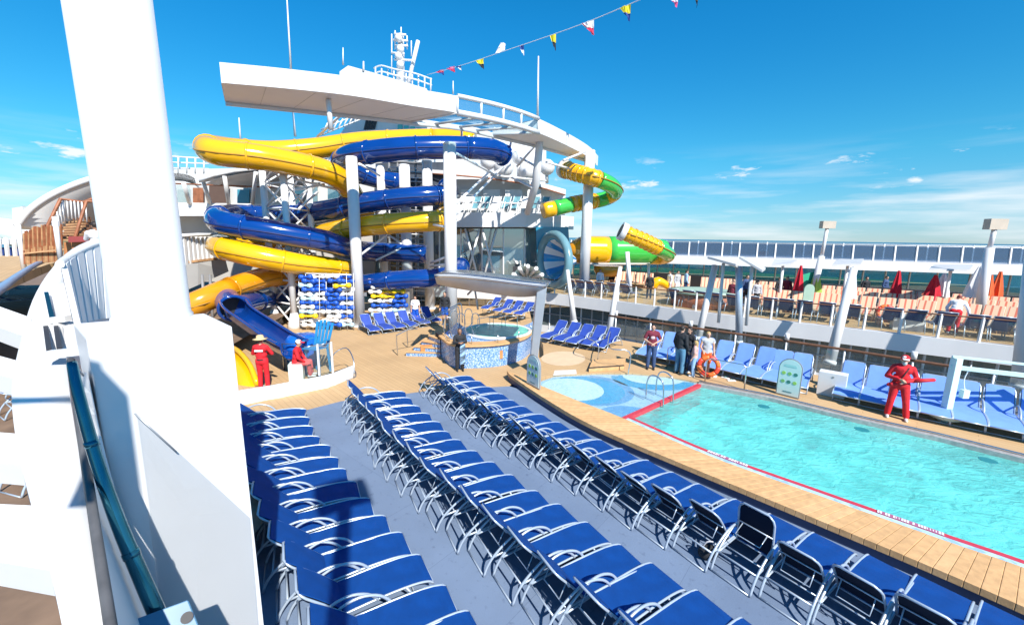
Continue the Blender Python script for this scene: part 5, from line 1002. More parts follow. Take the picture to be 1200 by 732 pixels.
for i in range(9):
    x = 540 + i * 11.5; c_ = D(x, 249, 30.4); tt = thing('folded_deck_chair', f'teal and white deck chair on the deckhouse balcony, {ordn(i)} from the left', 'deck chair', tuple(c_), 0, 'deck chairs on the round deckhouse balcony')
    q = MB(); q.prism([c_ + V((0, 0, .3)), c_ + V((.5, 0, .3)), c_ + V((.75, .3, 1.1)), c_ + V((.25, .3, 1.1))], (0, .05, .02)); mk('backrest', q, mat('teal_canvas', (.10, .28, .34), .7, var=.3) if i % 3 else WHITEC, tt); q = MB()
    for s in (0, .5): q.tube([c_ + V((s, -.2, 0)), c_ + V((s + .3, .35, 1.15))], .03, 5); 
    mk('frame', q, WHITE2, tt)
# left deckhouse: two bands, canopy roof, posts
t = thing('side_deckhouse', 'white two level deckhouse with slanted posts behind the left slide bends', 'deckhouse', tuple(D(270, 300, 27)))
facade([(150, 27.5), (250, 27), (330, 27.5), (420, 29)], [236, 238, 239, 240], [253] * 4, 0, 'deck_band', WHITE, .4, t)
facade([(150, 28.6), (250, 28.2), (340, 28.6), (440, 30)], [253] * 4, [330] * 4, 0, 'lower_wall', mat('grey_beige_wall', (.42, .40, .37), .7, var=.12, vs=.5), .3, t)  # plain grey beige lower wall
facade([(150, 30), (330, 30), (440, 31.5)], [200, 196, 205], [240] * 3, 0, 'upper_wall', GREYW, .3, t)
A = [D(x, y, Y) for x, y, Y in ((233, 214, 25.6), (250, 207, 25.8), (275, 202, 26), (305, 199, 26.2), (335, 199, 26.5))]; q = MB(); q.slab(A, [p + V((.3, 4.5, .9)) for p in A], .18, True); mk('canopy_roof', q, WHITE, t)
q = MB(); q.slab([p + V((.2, .3, -.03)) for p in A], [p + V((.4, 3.8, .1)) for p in A], .02); mk('canopy_soffit', q, UND, t)
for (x0, y0, x1, y1) in ((238, 213, 246, 238), (263, 206, 268, 239), (300, 202, 296, 239), (215, 214, 222, 238)): q = MB(); q.tube([D(x0, y0, 26), D(x1, y1, 27)], .12, 7); mk('slanted_post', q, WHITE, t)
for (x0, x1, y0, y1, m) in ((206, 222, 217, 238, GLASS), (226, 238, 220, 238, WOODR), (245, 268, 216, 238, mat('brown_shaded_window', (.12, .07, .05), .3)), (278, 292, 222, 238, mat('teal_pane', (.05, .25, .33), .15)), (340, 372, 214, 240, GLASSD), (384, 420, 216, 242, GLASSD)):
    q = MB(); q.prism([D(x0, y0, 29.7), D(x1, y0, 29.7), D(x1, y1, 29.7), D(x0, y1, 29.7)], (0, .06, 0)); mk('window', q, m, t)
q = MB(); q.tube([D(200, 215, 26.9), D(330, 220, 27.2)], .05, 6); mk('handrail', q, WOODR, t)
# top observation rail at far left of the slides
t = thing('observation_rail', 'white pipe railing on the roof behind the column', 'railing', tuple(D(215, 200, 30)))
for y0, y1 in ((183, 186), (190, 192), (197, 198)): q = MB(); q.tube([D(196, y0, 30), D(245, y1, 31)], .05, 6); mk('pipe', q, WHITE, t)
for i in range(5): q = MB(); x = 199 + i * 10; q.tube([D(x, 183 + i * .6, 30), D(x, 203, 30)], .05, 6); mk('post', q, WHITE, t)
t = thing('roof_dome', 'white rounded roof house under the pipe railing', 'deckhouse', tuple(D(215, 215, 30.5))); q = MB(); A = catmull([D(190, 205, 30), D(205, 203, 30), D(220, 205, 30), D(232, 212, 30), D(236, 224, 30)], 3); q.slab(A, [p + V((0, 4, 0)) for p in A], -.5, True); mk('roof', q, WHITE, t)
# promenade balcony with fat white balusters, curved grey ramp
t = thing('baluster_balcony', 'balcony with fat white upright balusters beside the column', 'balcony', tuple(D(235, 310, 21)))
for i in range(11):
    x = 205 + i * 5.2; q = MB(); q.bar(D(x + 3, 313 - i * 1.0, 21.0 + i * .25), D(x, 277 - i * .15, 21.0 + i * .25), .11, .16); mk('baluster', q, WHITE, t)
q = MB(); q.tube([D(196, 277, 20.8), D(232, 275, 22), D(262, 275, 23.6)], .09, 7); mk('cap_rail', q, WHITE, t)
q = MB(); A = [D(196, 311, 20.8), D(232, 307, 22), D(262, 303, 23.6)]; q.slab(A, [p + V((0, 5, 0)) for p in A], .12); mk('floor', q, SLATW, t)
q = MB(); q.sheet([D(196, 312, 20.7), D(232, 308, 21.9), D(264, 303, 23.5)], [D(196, 350, 20.9), D(232, 334, 22.1), D(268, 318, 23.7)]); q.sheet([D(196, 312, 20.9), D(232, 308, 22.1), D(264, 303, 23.7)], [D(196, 350, 21.1), D(232, 334, 22.3), D(268, 318, 23.9)]); mk('curved_front', q, GREYW, t)
for x in (246, 237): q = MB(); q.tube([D(x, 322, 22), D(x + 3, 372, 21.4)], .07, 7); mk('prop', q, GREY, t)
# upper bridge block, masts, antennas
t = thing('bridge_house', 'white sloping bridge house with slit windows behind the ring roof', 'bridge house', tuple(D(470, 160, 40)))
q = MB(); q.prism([D(352, 172, 40), D(398, 158, 40), D(418, 128, 40), D(560, 150, 40), D(640, 176, 41), D(640, 215, 41), D(352, 215, 40)], (0, 5, 0)); mk('block', q, WHITE, t)
for i in range(4):
    q = MB(); q.prism([D(426 + i * 3.4, 152 - i * .2, 39.9), D(429 + i * 3.4, 152 - i * .2, 39.9), D(432 + i * 3.4, 139 + i * .4, 39.9), D(429 + i * 3.4, 139 + i * .4, 39.9)], (0, .05, 0)); mk('window', q, DARK, t)
for i in range(5):
    q = MB(); q.prism([D(466 + i * 7.4, 159 + i, 39.9), D(471.5 + i * 7.4, 159 + i, 39.9), D(471.5 + i * 7.4, 146 + i * 1.3, 39.9), D(466 + i * 7.4, 146 + i * 1.3, 39.9)], (0, .05, 0)); mk('window', q, mat('green_window', (.10, .45, .42), .15), t)
for i in range(7): q = MB(); q.tube([D(378 + i * 6, 158 - i * 2.2, 38), D(384 + i * 6, 144 - i * 1.6, 38)], .06, 6); mk('rail_post', q, WHITE, t)
for y in (0, 7): q = MB(); q.tube([D(376, 152 + y, 38), D(422, 133 + y, 38)], .05, 6); mk('rail', q, WHITE, t)
q = MB(); q.prism([D(398, 92, 36), D(398, 84, 36), D(408, 77, 36), D(440, 86, 36), D(500, 104, 36), D(500, 112, 36)], (0, 2.5, 0)); mk('wing_roof', q, WHITE, t)
t = thing('radar_mast', 'white radar mast with crosstrees and rails on top of the ship', 'mast', tuple(D(470, 105, 38)))
q = MB(); q.tube([D(469, 108, 38), D(470, 40, 38)], [.42, .22], 8); mk('mast_tube', q, WHITE, t); q = MB(); q.tube([D(477, 104, 38), D(490, 48, 38)], .17, 6); mk('raking_leg', q, WHITE, t)
for y, x0, x1 in ((40, 462, 476), (47, 461, 478), (53, 463, 478), (62, 459, 474), (70, 462, 486)): q = MB(); q.tube([D(x0, y, 37.7), D(x1, y + 1, 37.7)], .08, 6); mk('crosstree', q, WHITE2, t)
for x, y0, y1 in ((459, 40, 88), (463, 36, 58), (477, 42, 58), (482, 48, 66), (470, 32, 42)): q = MB(); q.tube([D(x, y1, 37.8), D(x, y0, 37.8)], .05, 5); mk('whip', q, WHITE2, t)
for y in (45, 58, 66, 76): q = MB(); q.ball(D(467 + (y % 3) * 2, y, 37.6), .32, 10); mk('sensor_dome', q, WHITE, t)
for y in (0, 7):
    q = MB(); q.tube(catmull([D(438, 80 + y, 38), D(447, 77 + y, 37.5), D(462, 81 + y, 37), D(486, 86 + y, 37), D(506, 93 + y, 38)], 3), .06, 6); mk('platform_rail', q, WHITE, t)
for i in range(10): q = MB(); x = 440 + i * 7.2; q.tube([D(x, 79 + i * 1.4, 37.4), D(x, 93 + i * 1.6, 37.4)], .06, 5); mk('rail_post', q, WHITE, t)
for i, (x0, y0, x1, y1, Y, r, lab) in enumerate([(341, 82, 336, -6, 30, .05, 'tallest whip antenna rising left of the ring roof'), (346, 160, 343, 128, 34, .07, 'short antenna stub under the left wing of the ring roof'), (282, 165, 280, 138, 33, .05, 'small whip antenna above the yellow slide bend'), (402, 76, 402, 56, 36, .05, 'thin whip antenna on the wing roof, left of the radar mast'), (426, 84, 426, 72, 36, .07, 'stubby domed antenna between wing roof and radar mast'), (531, 110, 531, 95, 36, .05, 'short whip antenna right of the radar mast'), (630, 136, 631, 66, 30, .06, 'tall whip antenna above the right part of the ring roof')]):
    q = MB(); q.tube([D(x0, y0, Y), D(x1, y1, Y)], [r * 1.4, r * .7], 6); one('whip_antenna', q, WHITE, lab, 'antenna')
# satellite clutter on the roof right of the slides
for i, (x, y, r) in enumerate([(572, 190, .55), (590, 196, .7), (608, 184, .5), (618, 200, .65), (641, 196, .55)]):
    c_ = D(x, y, 30.5); tt = thing('satellite_dome', f'white dome on a frame above the round deckhouse, {ordn(i)} from the left', 'dome', tuple(c_)); q = MB(); q.ball(c_, r, 14); mk('dome_shell', q, WHITE, tt); q = MB(); q.tube([c_ - V((0, 0, r)), D(x, 214, 31)], .12, 6); mk('stem', q, WHITE2, tt)
# signal flags on their line
fc = catmull([D(500, 88, 36), D(540, 77, 33), D(600, 57, 29), D(650, 40, 26), D(692, 24.5, 23.5), D(736, 6, 21), D(790, -18, 19), D(840, -44, 17)], 6); q = MB(); q.tube(fc, .018, 5); one('flag_line', q, WHITEC, 'pale rope strung with signal flags across the sky', 'rope')
fp = Path(fc, smooth=False)
CLOTH = {'red': mat('red_bunting', (.55, .03, .08), .7), 'white': WHITEC, 'yellow': mat('yellow_bunting', (.72, .60, .02), .7), 'blue': mat('blue_bunting', (.01, .05, .25), .7), 'black': BLACKC, 'pink': mat('pink_bunting', (.62, .10, .25), .7)}
fl_ = [(515, 83, 34.8, 'red', 'blue', 9, 4), (528, 79, 33.8, 'pink', 'red', 9, 5), (537, 77.5, 33.2, 'blue', 'white', 6, 4), (562, 70, 31.6, 'yellow', 'black', 9, 10), (586, 61, 30, 'white', 'white', 11, -12), (611, 53.5, 28.6, 'blue', 'white', 6, 10), (648, 41, 26.2, 'yellow', 'black', 7, 17), (689, 25.5, 23.8, 'white', 'red', 14, 14), (733, 7, 21.2, 'yellow', 'blue', 12, 17), (789, -4, 20.6, 'white', 'pink', 12, 12), (815, -6, 20.4, 'yellow', 'black', 8, 12)]
for i, (x, y, Y, c1, c2, wpx, hpx) in enumerate(fl_):
    y0 = y; a = D(x - wpx / 2, y0 + wpx * .18, Y); b = D(x + wpx / 2, y0 - wpx * .18, Y); c_ = D(x + wpx * .55, y0 + hpx, Y) + V((0, .25, 0)); d = D(x + wpx * .1, y0 + hpx * .85, Y) + V((0, -.1, 0))
    tt = thing('signal_flag', f'{c1} and {c2} signal flag, {ordn(i)} from the lower left of the line' if c1 != c2 else 'plain white signal flag blown upwards on the line', 'flag', tuple(a), 0, 'signal flags on the line')
    def quad(f0, f1, ee=0):
        A = [lerp(lerp(a, b, k / 5), lerp(d, c_, k / 5), f0) + V((0, .06 * math.sin(k * 1.7 + i), 0)) for k in range(6)]; B = [lerp(lerp(a, b, k / 5), lerp(d, c_, k / 5), f1) + V((0, .06 * math.sin(k * 1.7 + i + f1 * 2), 0)) for k in range(6)]
        q = MB(); q.slab(A, B, .006); return q
    mk('flag_field', quad(0, .52), CLOTH[c1], tt); mk('flag_fly', quad(.521, 1), CLOTH[c2], tt)
    if c2 == 'red':
        m_ = lerp(lerp(a, b, .5), lerp(d, c_, .5), .5); q = MB(); q.bar(lerp(a, d, 0) - V((0, .06, 0)), c_ - V((0, .12, 0)), .07, .01); mk('flag_cross', q, CLOTH['red'], tt)
# ================================================================== BEACH DECK: pillars, wings, umbrellas, lights
WIN = mat('wing_grey', (.50, .50, .50), .5)
def pillar(x0, y0, x1, y1, Y0, Y1, w0, w1, label, m=WHITE):
    a, b = D(x0, y0, Y0), D(x1, y1, Y1); q = MB(); q.tube([a, b], [w0, w1], 12); tt = thing('slanted_pillar', label, 'pillar', tuple(a)); mk('shaft', q, m, tt)
    q = MB(); d_ = (b - a).normalized(); q.tube([a - d_ * .02, a + d_ * .12], w0 * 1.12, 12); mk('foot_collar', q, WHITE2, tt); return tt, b
pillar(673, 378, 665, 316, 23.4, 24, .17, .10, 'slanted white pillar leaning left before the fascia, nearest the canopy')
pillar(712, 398, 727, 313, 21.2, 22, .17, .10, 'slanted white pillar leaning right before the fascia, near the drum slide')
tt, tp_ = pillar(818, 398, 838, 311, 18.6, 19.4, .15, .14, 'slanted white pillar under the two grey wings')
tt2, tp2 = pillar(866, 402, 866, 312, 17.8, 18, .14, .14, 'upright grey and white pillar carrying the two grey wings', ALU)
pillar(972, 426, 1001, 314, 16.2, 17, .20, .13, 'slanted white pillar before the beach deck, right of centre')
pillar(1198, 455, 1212, 300, 13.3, 14, .28, .22, 'slanted white pillar at the right edge of the frame')
for i, (pts) in enumerate([[(829, 303, 18.2), (834, 303, 20), (868, 316, 18.5), (862, 312, 17.2)], [(866, 303, 17.6), (871, 303, 19), (897, 316, 18.2), (893, 319, 17)], [(904, 312, 22), (908, 305, 24), (934, 306, 24), (925, 311, 22)], [(975, 312, 21), (980, 306, 23), (1012, 305, 23), (1008, 311, 21)], [(1088, 317, 20), (1094, 312, 22), (1140, 312, 22), (1136, 318, 20)]]):
    p = [D(*v) for v in pts]; q = MB(); q.prism(p, (0, 0, .09)); tt = thing('shade_wing', f'thin grey shade wing over the beach deck, {ordn(i)} from the left', 'shade wing', tuple(p[0])); mk('wing', q, WIN, tt)
    c_ = sum(p, V((0, 0, 0))) / 4; q = MB(); q.tube([c_, V((c_.x + .1, c_.y + .1, MZ))], .07, 6); mk('post', q, WHITE2, tt)
for i, (x0, y0, x1, y1, xm, ym, Y, w_) in enumerate([(950, 352, 969.5, 262, 963, 300, 24, 1.0), (1147, 372, 1166, 262, 1160, 290, 19, 1.0)]):
    a, mM, b = D(x0, y0, Y), D(xm, ym, Y), D(x1, y1 + 4, Y); tt = thing('floodlight_pole', ['leaning white floodlight pole with beige box, left of the red parasols', 'leaning white floodlight pole with beige box, above the bending lifeguard'][i], 'floodlight', tuple(a))
    q = MB(); q.tube([a, mM], [.19, .16], 10); mk('pole', q, WHITE, tt); q = MB(); q.tube([mM, b], .09, 8); mk('stem', q, WHITE, tt)
    q = MB(); q.box(b + V((0, 0, .12)), (.72 if i == 0 else .78, .30, .40 if i == 0 else .46)); mk('lamp_box', q, TANBOX, tt)
# closed tripod stands and parasols
par = [(938, 346, 311, 24, 'red', 'closed red parasol left of the green one'), (957, 346, 318, 24, 'lime', 'half folded green and lime parasol beside the leaning pole'), (1053, 350, 317, 23, 'red', 'closed red parasol, slim, in the middle of the striped loungers'), (1096, 350, 322, 22, 'red', 'closed red parasol, broad, next to the white one'), (1106, 348, 320, 22.4, 'white', 'closed white parasol next to the broad red one'), (1161, 352, 322, 22, 'orange', 'closed orange red parasol just right of the leaning pole'), (1172, 352, 318, 22, 'orange', 'closed orange parasol, tallest, at far right'), (1000, 350, 312, 19, 'white', 'closed white parasol beside the slanted pillar'), (1148, 352, 312, 19.5, 'white', 'white draped parasol in front of the leaning pole')]
pc = {'red': mat('red_parasol', (.55, .01, .03), .75, var=.15, vs=5), 'lime': mat('lime_parasol', (.35, .55, .08), .75, var=.15), 'white': WHITEC, 'orange': mat('orange_parasol', (.72, .12, .03), .75, var=.12)}
for (x, yb, yt, Y, c1, lab) in par:
    b0 = D(x, yb, Y); t0 = D(x + 1, yt, Y); b0 = V((t0.x, t0.y, MZ)); hh = t0.z - MZ; tt = thing('closed_parasol', lab, 'parasol', tuple(b0)); q = MB(); q.tube([b0, t0], .035, 6); mk('pole', q, WHITE2, tt)
    q = MB(); z0 = max(hh * .30, hh - 1.45); wd = .34 if 'broad' in lab or 'draped' in lab or 'lime' in lab else .24
    n = 12; rows = []
    for (r, z) in ((wd, z0), (wd * .8, lerp(z0, hh, .35)), (wd * .5, lerp(z0, hh, .7)), (.05, hh)): rows.append([b0 + V((r * (1 + .22 * (-1) ** k) * math.cos(2 * math.pi * k / n), r * (1 + .22 * (-1) ** k) * math.sin(2 * math.pi * k / n), z)) for k in range(n + 1)])
    for i in range(3): q.sheet(rows[i], rows[i + 1])
    mk('canopy', q, pc[c1], tt)
    if c1 == 'lime': q = MB(); q.prism([b0 + V((-.8, .2, hh - .25)), b0 + V((.05, .2, hh)), b0 + V((-.1, .2, hh - .95)), b0 + V((-.95, .2, hh - .8))], (0, .04, 0)); mk('hanging_panel', q, mat('emerald_cloth', (.02, .34, .20), .7), tt)
# rail mounted items: lifebuoy, cabinet, arched sign on the beach deck
lifebuoy(D(1038, 366, 19), (-.4, -1, .1), .30, 'orange lifebuoy hanging on the beach deck railing')
q = MB(); a = D(1054, 393, 17.4); tt = thing('white_cabinet', 'white cabinet with rounded grey door behind the beach deck railing', 'cabinet', tuple(a)); q.box(a + V((.5, .3, .42)), (1.0, .5, .84), -.5); mk('casing', q, WHITE, tt, .02); q = MB(); q.box(a + V((.62, .02, .40)), (.42, .03, .6), -.5); mk('door', q, GREYW, tt, .02)
q = MB(); c_ = D(946, 358, 21.5); tt = thing('green_arch_board', 'small sage green arched board on the beach deck', 'sign', tuple(c_)); q.prism([c_ + V((.27 * math.cos(a_), 0, .85 + .27 * math.sin(a_))) for a_ in [k * math.pi / 8 for k in range(9)]] + [c_ + V((-.27, 0, 0)), c_ + V((.27, 0, 0))], (0, .05, 0)); mk('board', q, GREENSH, tt)
q = MB(); c_ = D(836, 350, 22.5); tt = thing('spa_surround', 'raised round whirlpool with red brown cladding on the beach deck', 'whirlpool', tuple(c_)); c_ = V((c_.x, c_.y + 1.2, MZ)); q.lathe([(1.75, 0), (1.75, .72)], c_, 28); mk('cladding', q, mat('terracotta_clad', (.42, .13, .06), .5, var=.15), tt); q = MB(); q.lathe([(1.85, .72), (1.85, .84), (1.4, .86)], c_, 28); mk('rim', q, mat('sage_rim', (.34, .46, .36), .5), tt)
q = MB(); q.lathe([(1.38, .8), (1.38, .82)], c_, 28); mk('water', q, TUBW, tt)
q = MB(); a = D(1012, 322, 30); 
t = thing('beach_bar_block', 'dark low bar counter beneath the teal windscreen', 'bar counter', tuple(D(960, 335, 30)))
bb = Path(plan(off(MEc, 11.2), MZ), smooth=False); pts = [bb.at(i * 1.0) for i in range(int(bb.len))]; pts = [p for p in pts if 9 < p.x < 36]
q = MB(); q.slab(pts, [p + V((.2, .3, 0)) for p in pts], .95); mk('counter', q, mat('black_counter', (.03, .03, .035), .5), t)
# yellow play item and slide frames on the beach deck near the drum
q = MB(); A = catmull([D(764, 338, 27), D(769, 330, 27), D(776, 331, 27), D(783, 336, 27)], 3); tt = thing('yellow_float_toy', 'yellow inflatable lying on the deck by the drum slide', 'inflatable', tuple(A[0])); q.tube(A, [.18, .28, .3, .3, .3, .28, .26, .24, .22, .2][:len(A)], 10); mk('tube_body', q, YEL, tt)
# ================================================================== PEOPLE
def soft(o, vox, it=4):
    r = o.modifiers.new('remesh', 'REMESH'); r.mode = 'VOXEL'; r.voxel_size = vox; r.use_smooth_shade = True
    s = o.modifiers.new('smooth', 'SMOOTH'); s.factor = .5; s.iterations = it
def person(loc, face, label, h=1.75, skin=SKIN, shirt=(RED, 'long'), legs=(RED, 'long'), shoes=WHITEC, hair=(HAIRD, 'short'), hat=None,
           armR=None, armL=None, legR=None, legL=None, lean=0.0, sit=False, vox=.013, head=(0, 0), group=None, extra=None):
    """local frame: facing +y, right hand at +x"""
    t = thing('person', label, 'person', (0, 0, 0), 0, group); t.location = loc; t.rotation_euler = (0, 0, face); k = h / 1.75; t.scale = (k, k, k)
    hipz = .92 if not sit else .50
    def L_(p): return V(p)
    lean_m = Matrix.Rotation(-lean, 3, 'X'); piv = V((0, 0, hipz))
    def T_(p): return piv + lean_m @ (V(p) - piv)
    dz = hipz - .92
    def U(x, y, z): return T_((x, y, z + dz))
    hips = [V((s * .095, 0, hipz)) for s in (1, -1)]
    if sit: kn = [V((s * .13, .43, .50)) for s in (1, -1)]; an = [V((s * .13, .46, .08)) for s in (1, -1)]
    else: kn = [V((.105, .03, .50)), V((-.105, .03, .50))]; an = [V((.115, 0, .085)), V((-.115, 0, .085))]
    if legR: kn[0], an[0] = V(legR[0]), V(legR[1])
    if legL: kn[1], an[1] = V(legL[0]), V(legL[1])
    sh = [U(.185, 0, 1.42), U(-.185, 0, 1.42)]
    dfl = [((.25, -.02, 1.14), (.25, .10, .90)), ((-.25, -.02, 1.14), (-.25, .10, .90))]
    arms = []
    for i, a in enumerate((armR, armL)): a = a or dfl[i]; arms.append((U(*a[0]), U(*a[1])))
    nk = U(0, -.005, 1.47); hd = U(0, .015, 1.625) + V((head[0], head[1], 0))
    q = MB()
    # head: cranium, jaw, nose, ears, neck
    fy = (lean_m @ V((0, 1, 0))).normalized(); up_ = (lean_m @ V((0, 0, 1)))
    q.ball(hd + up_ * .03, .092, 14, (.86, 1.02, 1.02)); q.ball(hd - up_ * .045 + fy * .02, .066, 12, (.9, 1, 1)); q.caps(hd + fy * .088 + up_ * .01, hd + fy * .105 - up_ * .022, .011, .015, 8)
    for s in (1, -1): q.ball(hd + V((s * .082, -.005, 0)), .026, 8, (.5, .9, 1.2))
    q.caps(nk - up_ * .04, hd - up_ * .05, .056, .054, 10)
    # torso
    q.caps(U(-.07, 0, 1.36), U(.07, 0, 1.36), .115, .115, 12); q.caps(U(-.05, 0, 1.15), U(.05, 0, 1.15), .108, .108, 12); q.caps(U(-.065, 0, .97), U(.065, 0, .97), .118, .118, 12); q.tube([U(0, 0, .95), U(0, 0, 1.15), U(0, 0, 1.4)], [.12, .115, .12], 12)
    for s in (0, 1):
        q.caps(sh[s], U((1 - 2 * s) * .06, 0, 1.45), .058, .07, 10)
        e, w_ = arms[s]; q.caps(sh[s], e, .052, .042, 10); q.caps(e, w_, .041, .028, 10)
        fd = (w_ - e).normalized(); sd = fd.cross(V((0, 0, 1)));
        sd = sd.normalized() if sd.length > .1 else V((1, 0, 0)); nn = sd.cross(fd)
        pm = w_ + fd * .05; q.caps(w_, pm + fd * .03, .030, .036, 10)
        for f_ in range(4):
            b = pm + fd * .035 + sd * (-.027 + .018 * f_); l1 = (.040, .048, .044, .034)[f_]; m_ = b + fd * l1 + nn * -.008; q.caps(b, m_, .0105, .0095, 6); q.caps(m_, m_ + fd * l1 * .75 - nn * .02, .0095, .0085, 6)
        th = w_ + fd * .025 - sd * .03; q.caps(th, th + fd * .03 - sd * .028, .013, .011, 6); q.caps(th + fd * .03 - sd * .028, th + fd * .058 - sd * .032, .011, .0095, 6)
        q.caps(hips[s], kn[s], .088, .058, 12); q.caps(kn[s], an[s], .056, .038, 12); fdn = V((0, 1, 0)); q.caps(an[s] - V((0, .03, .04)), an[s] + V((0, .15, -.05)), .038, .03, 8)
    b_ = MB(); b_.v, b_.f, b_.s = q.v, q.f, q.s
    o = mk('body', b_, skin, t); soft(o, vox)
    def wear(nm, q, m, v=.016): o = mk(nm, q, m, t); soft(o, v, 2); return o
    g = .014
    if shirt:
        q = MB(); q.caps(U(-.075, 0, 1.37), U(.075, 0, 1.37), .115 + g, .115 + g, 12); q.caps(U(-.055, 0, 1.15), U(.055, 0, 1.15), .113 + g, .113 + g, 12); q.caps(U(-.07, 0, .97), U(.07, 0, .97), .118 + g, .118 + g, 12); q.tube([U(0, 0, .92), U(0, 0, 1.15), U(0, 0, 1.4)], [.13 + g, .12 + g, .125 + g], 12)
        for s in (0, 1):
            q.caps(sh[s], U((1 - 2 * s) * .06, 0, 1.45), .060 + g, .072 + g, 10); e, w_ = arms[s]
            if shirt[1] == 'long': q.caps(sh[s], e, .056 + g, .046 + g, 10); q.caps(e, lerp(e, w_, .96), .045 + g, .033 + g, 10)
            elif shirt[1] == 'short': q.caps(sh[s], lerp(sh[s], e, .7), .056 + g, .052 + g, 10)
        if shirt[1] == 'skirt': q.tube([U(0, 0, 1.0), V((0, .02, .45))], [.15, .26], 16)
        wear('top', q, shirt[0])
    if legs:
        q = MB(); q.caps(V((-.07, 0, hipz + .02)), V((.07, 0, hipz + .02)), .120 + g, .120 + g, 12)
        for s in (0, 1):
            end = 1.0 if legs[1] == 'long' else .0
            if legs[1] == 'long': q.caps(hips[s], kn[s], .094 + g, .066 + g, 12); q.caps(kn[s], lerp(kn[s], an[s], .95), .066 + g, .056 + g, 12)
            else: q.caps(hips[s], lerp(hips[s], kn[s], .8), .096 + g, .078 + g, 12)
        wear('trousers' if legs[1] == 'long' else 'shorts', q, legs[0])
    for s in (0, 1): q = MB(); q.caps(an[s] + V((0, -.05, -.045)), an[s] + V((0, .16, -.050)), .043, .036, 10); wear('shoe', q, shoes, .012)
    if hair:
        q = MB(); q.ball(hd + up_ * .045 - fy * .016, .098, 14, (.92, 1.0, .95))
        if hair[1] == 'long': q.caps(hd - fy * .05, hd - fy * .075 - up_ * .26, .085, .07, 10)
        cut = MB(); o = wear('hair', q, hair[0], .014)
    for s in (1, -1): q = MB(); q.ball(hd + fy * .082 + V((s * .032, 0, 0)) + up_ * .018, .0105, 8); mk('eye', q, BLACKC, t)
    q = MB(); q.caps(hd + fy * .083 - up_ * .05 - V((.018, 0, 0)), hd + fy * .083 - up_ * .05 + V((.018, 0, 0)), .006, .006, 6); mk('mouth', q, MAROON, t)
    if hat:
        if hat[0] == 'cap':
            q = MB(); q.ball(hd + up_ * .062, .104, 14, (.95, 1.05, .88)); c_ = wear('cap', q, hat[1], .012); q = MB(); q.hexa([hd + up_ * .055 + V((s * .075, 0, 0)) + fy * y for s, y in ((-1, .05), (1, .05), (.8, .20), (-.8, .20))] + [hd + up_ * .068 + V((s * .075, 0, 0)) + fy * y for s, y in ((-1, .05), (1, .05), (.8, .19), (-.8, .19))]); mk('visor', q, hat[2], c_)
            q = MB(); q.ball(hd + up_ * .10 + fy * .075 + V((.03, 0, 0)), .045, 10, (1, .6, .8)); mk('cap_panel', q, hat[2], c_)
        else:
            q = MB(); q.lathe([(.21, -.012), (.215, -.004), (.115, .012), (.105, .09), (.085, .115), (.03, .12)], hd + up_ * .075, 24, axis=up_); mk('sun_hat', q, hat[1], t)
    if extra: extra(t, U, hd, fy, up_)
    return t
def facing(loc, px, py, z): return 0
def toward(loc, tgt): d = V(tgt) - V(loc); return math.atan2(-d.x, d.y)
CAMP = (0, 0, 0)
def belt(t, U, hd, fy, up_):
    q = MB(); q.tube([U(.14 * math.cos(a), .14 * math.sin(a), 1.02) for a in [k * .5236 for k in range(12)]], .022, 6, closed=True); mk('waist_strap', q, BLACKC, t)
def white_back(t, U, hd, fy, up_):
    belt(t, U, hd, fy, up_); q = MB(); q.prism([U(-.13, -.142, 1.36), U(.13, -.142, 1.36), U(.13, -.146, 1.30), U(-.13, -.146, 1.30)], (0, -.006, 0)); mk('back_print', q, WHITEC, t)
def rescue(t, U, hd, fy, up_):
    q = MB(); q.caps(U(-.20, .10, 1.12), U(-.60, .02, 1.22), .055, .045, 10); mk('red_rescue_float', q, mat('red_foam', (.60, .01, .02), .6), t)
    q = MB(); q.caps(U(.14, .20, .98), U(.25, .19, .95), .06, .05, 10); mk('red_pouch', q, RED, t); q = MB(); q.tube([U(-.1, .11, 1.46), U(0, .16, 1.2), U(.16, .12, 1.0)], .012, 6); mk('strap', q, BLACKC, t)
    q = MB(); q.ball(U(-.02, .15, 1.08), .028, 8); mk('badge', q, WHITEC, t)
    q = MB(); q.caps(hd + fy * .06 - up_ * .07, hd + fy * .055 - up_ * .095, .052, .04, 10); o = mk('beard', q, GREYC, t); soft(o, .012, 2)
g = P(1048, 489, PT); person(g, toward(g, CAMP) + .12, 'lifeguard in red tracksuit and red white cap standing at the far pool edge', 1.74, hat=('cap', RED, WHITEC), hair=None, shoes=WHITEC, armR=((.30, .0, 1.14), (.06, .24, 1.14)), armL=((-.30, .0, 1.16), (-.06, .24, 1.10)), legR=((.14, .04, .50), (.16, 0, .085)), legL=((-.16, .06, .50), (-.22, .05, .085)), vox=.010, extra=rescue)
g = P(310, 455, 0); person(g, math.radians(5), 'lifeguard in red with a straw hat, seen from behind, near the yellow run-out', 1.72, hat=('straw', STRAW), hair=(HAIRD, 'short'), armR=((.30, .08, 1.18), (.10, .24, 1.16)), armL=((-.30, .08, 1.18), (-.10, .24, 1.16)), vox=.011, extra=white_back)
g = P(352, 447, 0); person(g + V((-.15, .1, .15)), math.radians(-75), 'lifeguard in red perched sideways on a stand by the cyan chair', 1.70, sit=True, hat=('cap', WHITEC, RED), armR=((.26, .10, 1.18), (.16, .30, 1.02)), armL=((-.26, .10, 1.18), (-.14, .30, 1.02)), lean=.15, vox=.012, legs=(mat('faded_red_cloth', (.62, .10, .10), .8), 'long'))
q = MB(); q.box(g + V((-.15, .1, .33)), (.45, .42, .62), .3); one('stand_box', q, AQUAP, 'small pale stand under the seated lifeguard', 'stand', bevel=.02)
g = P(539, 434, 0)
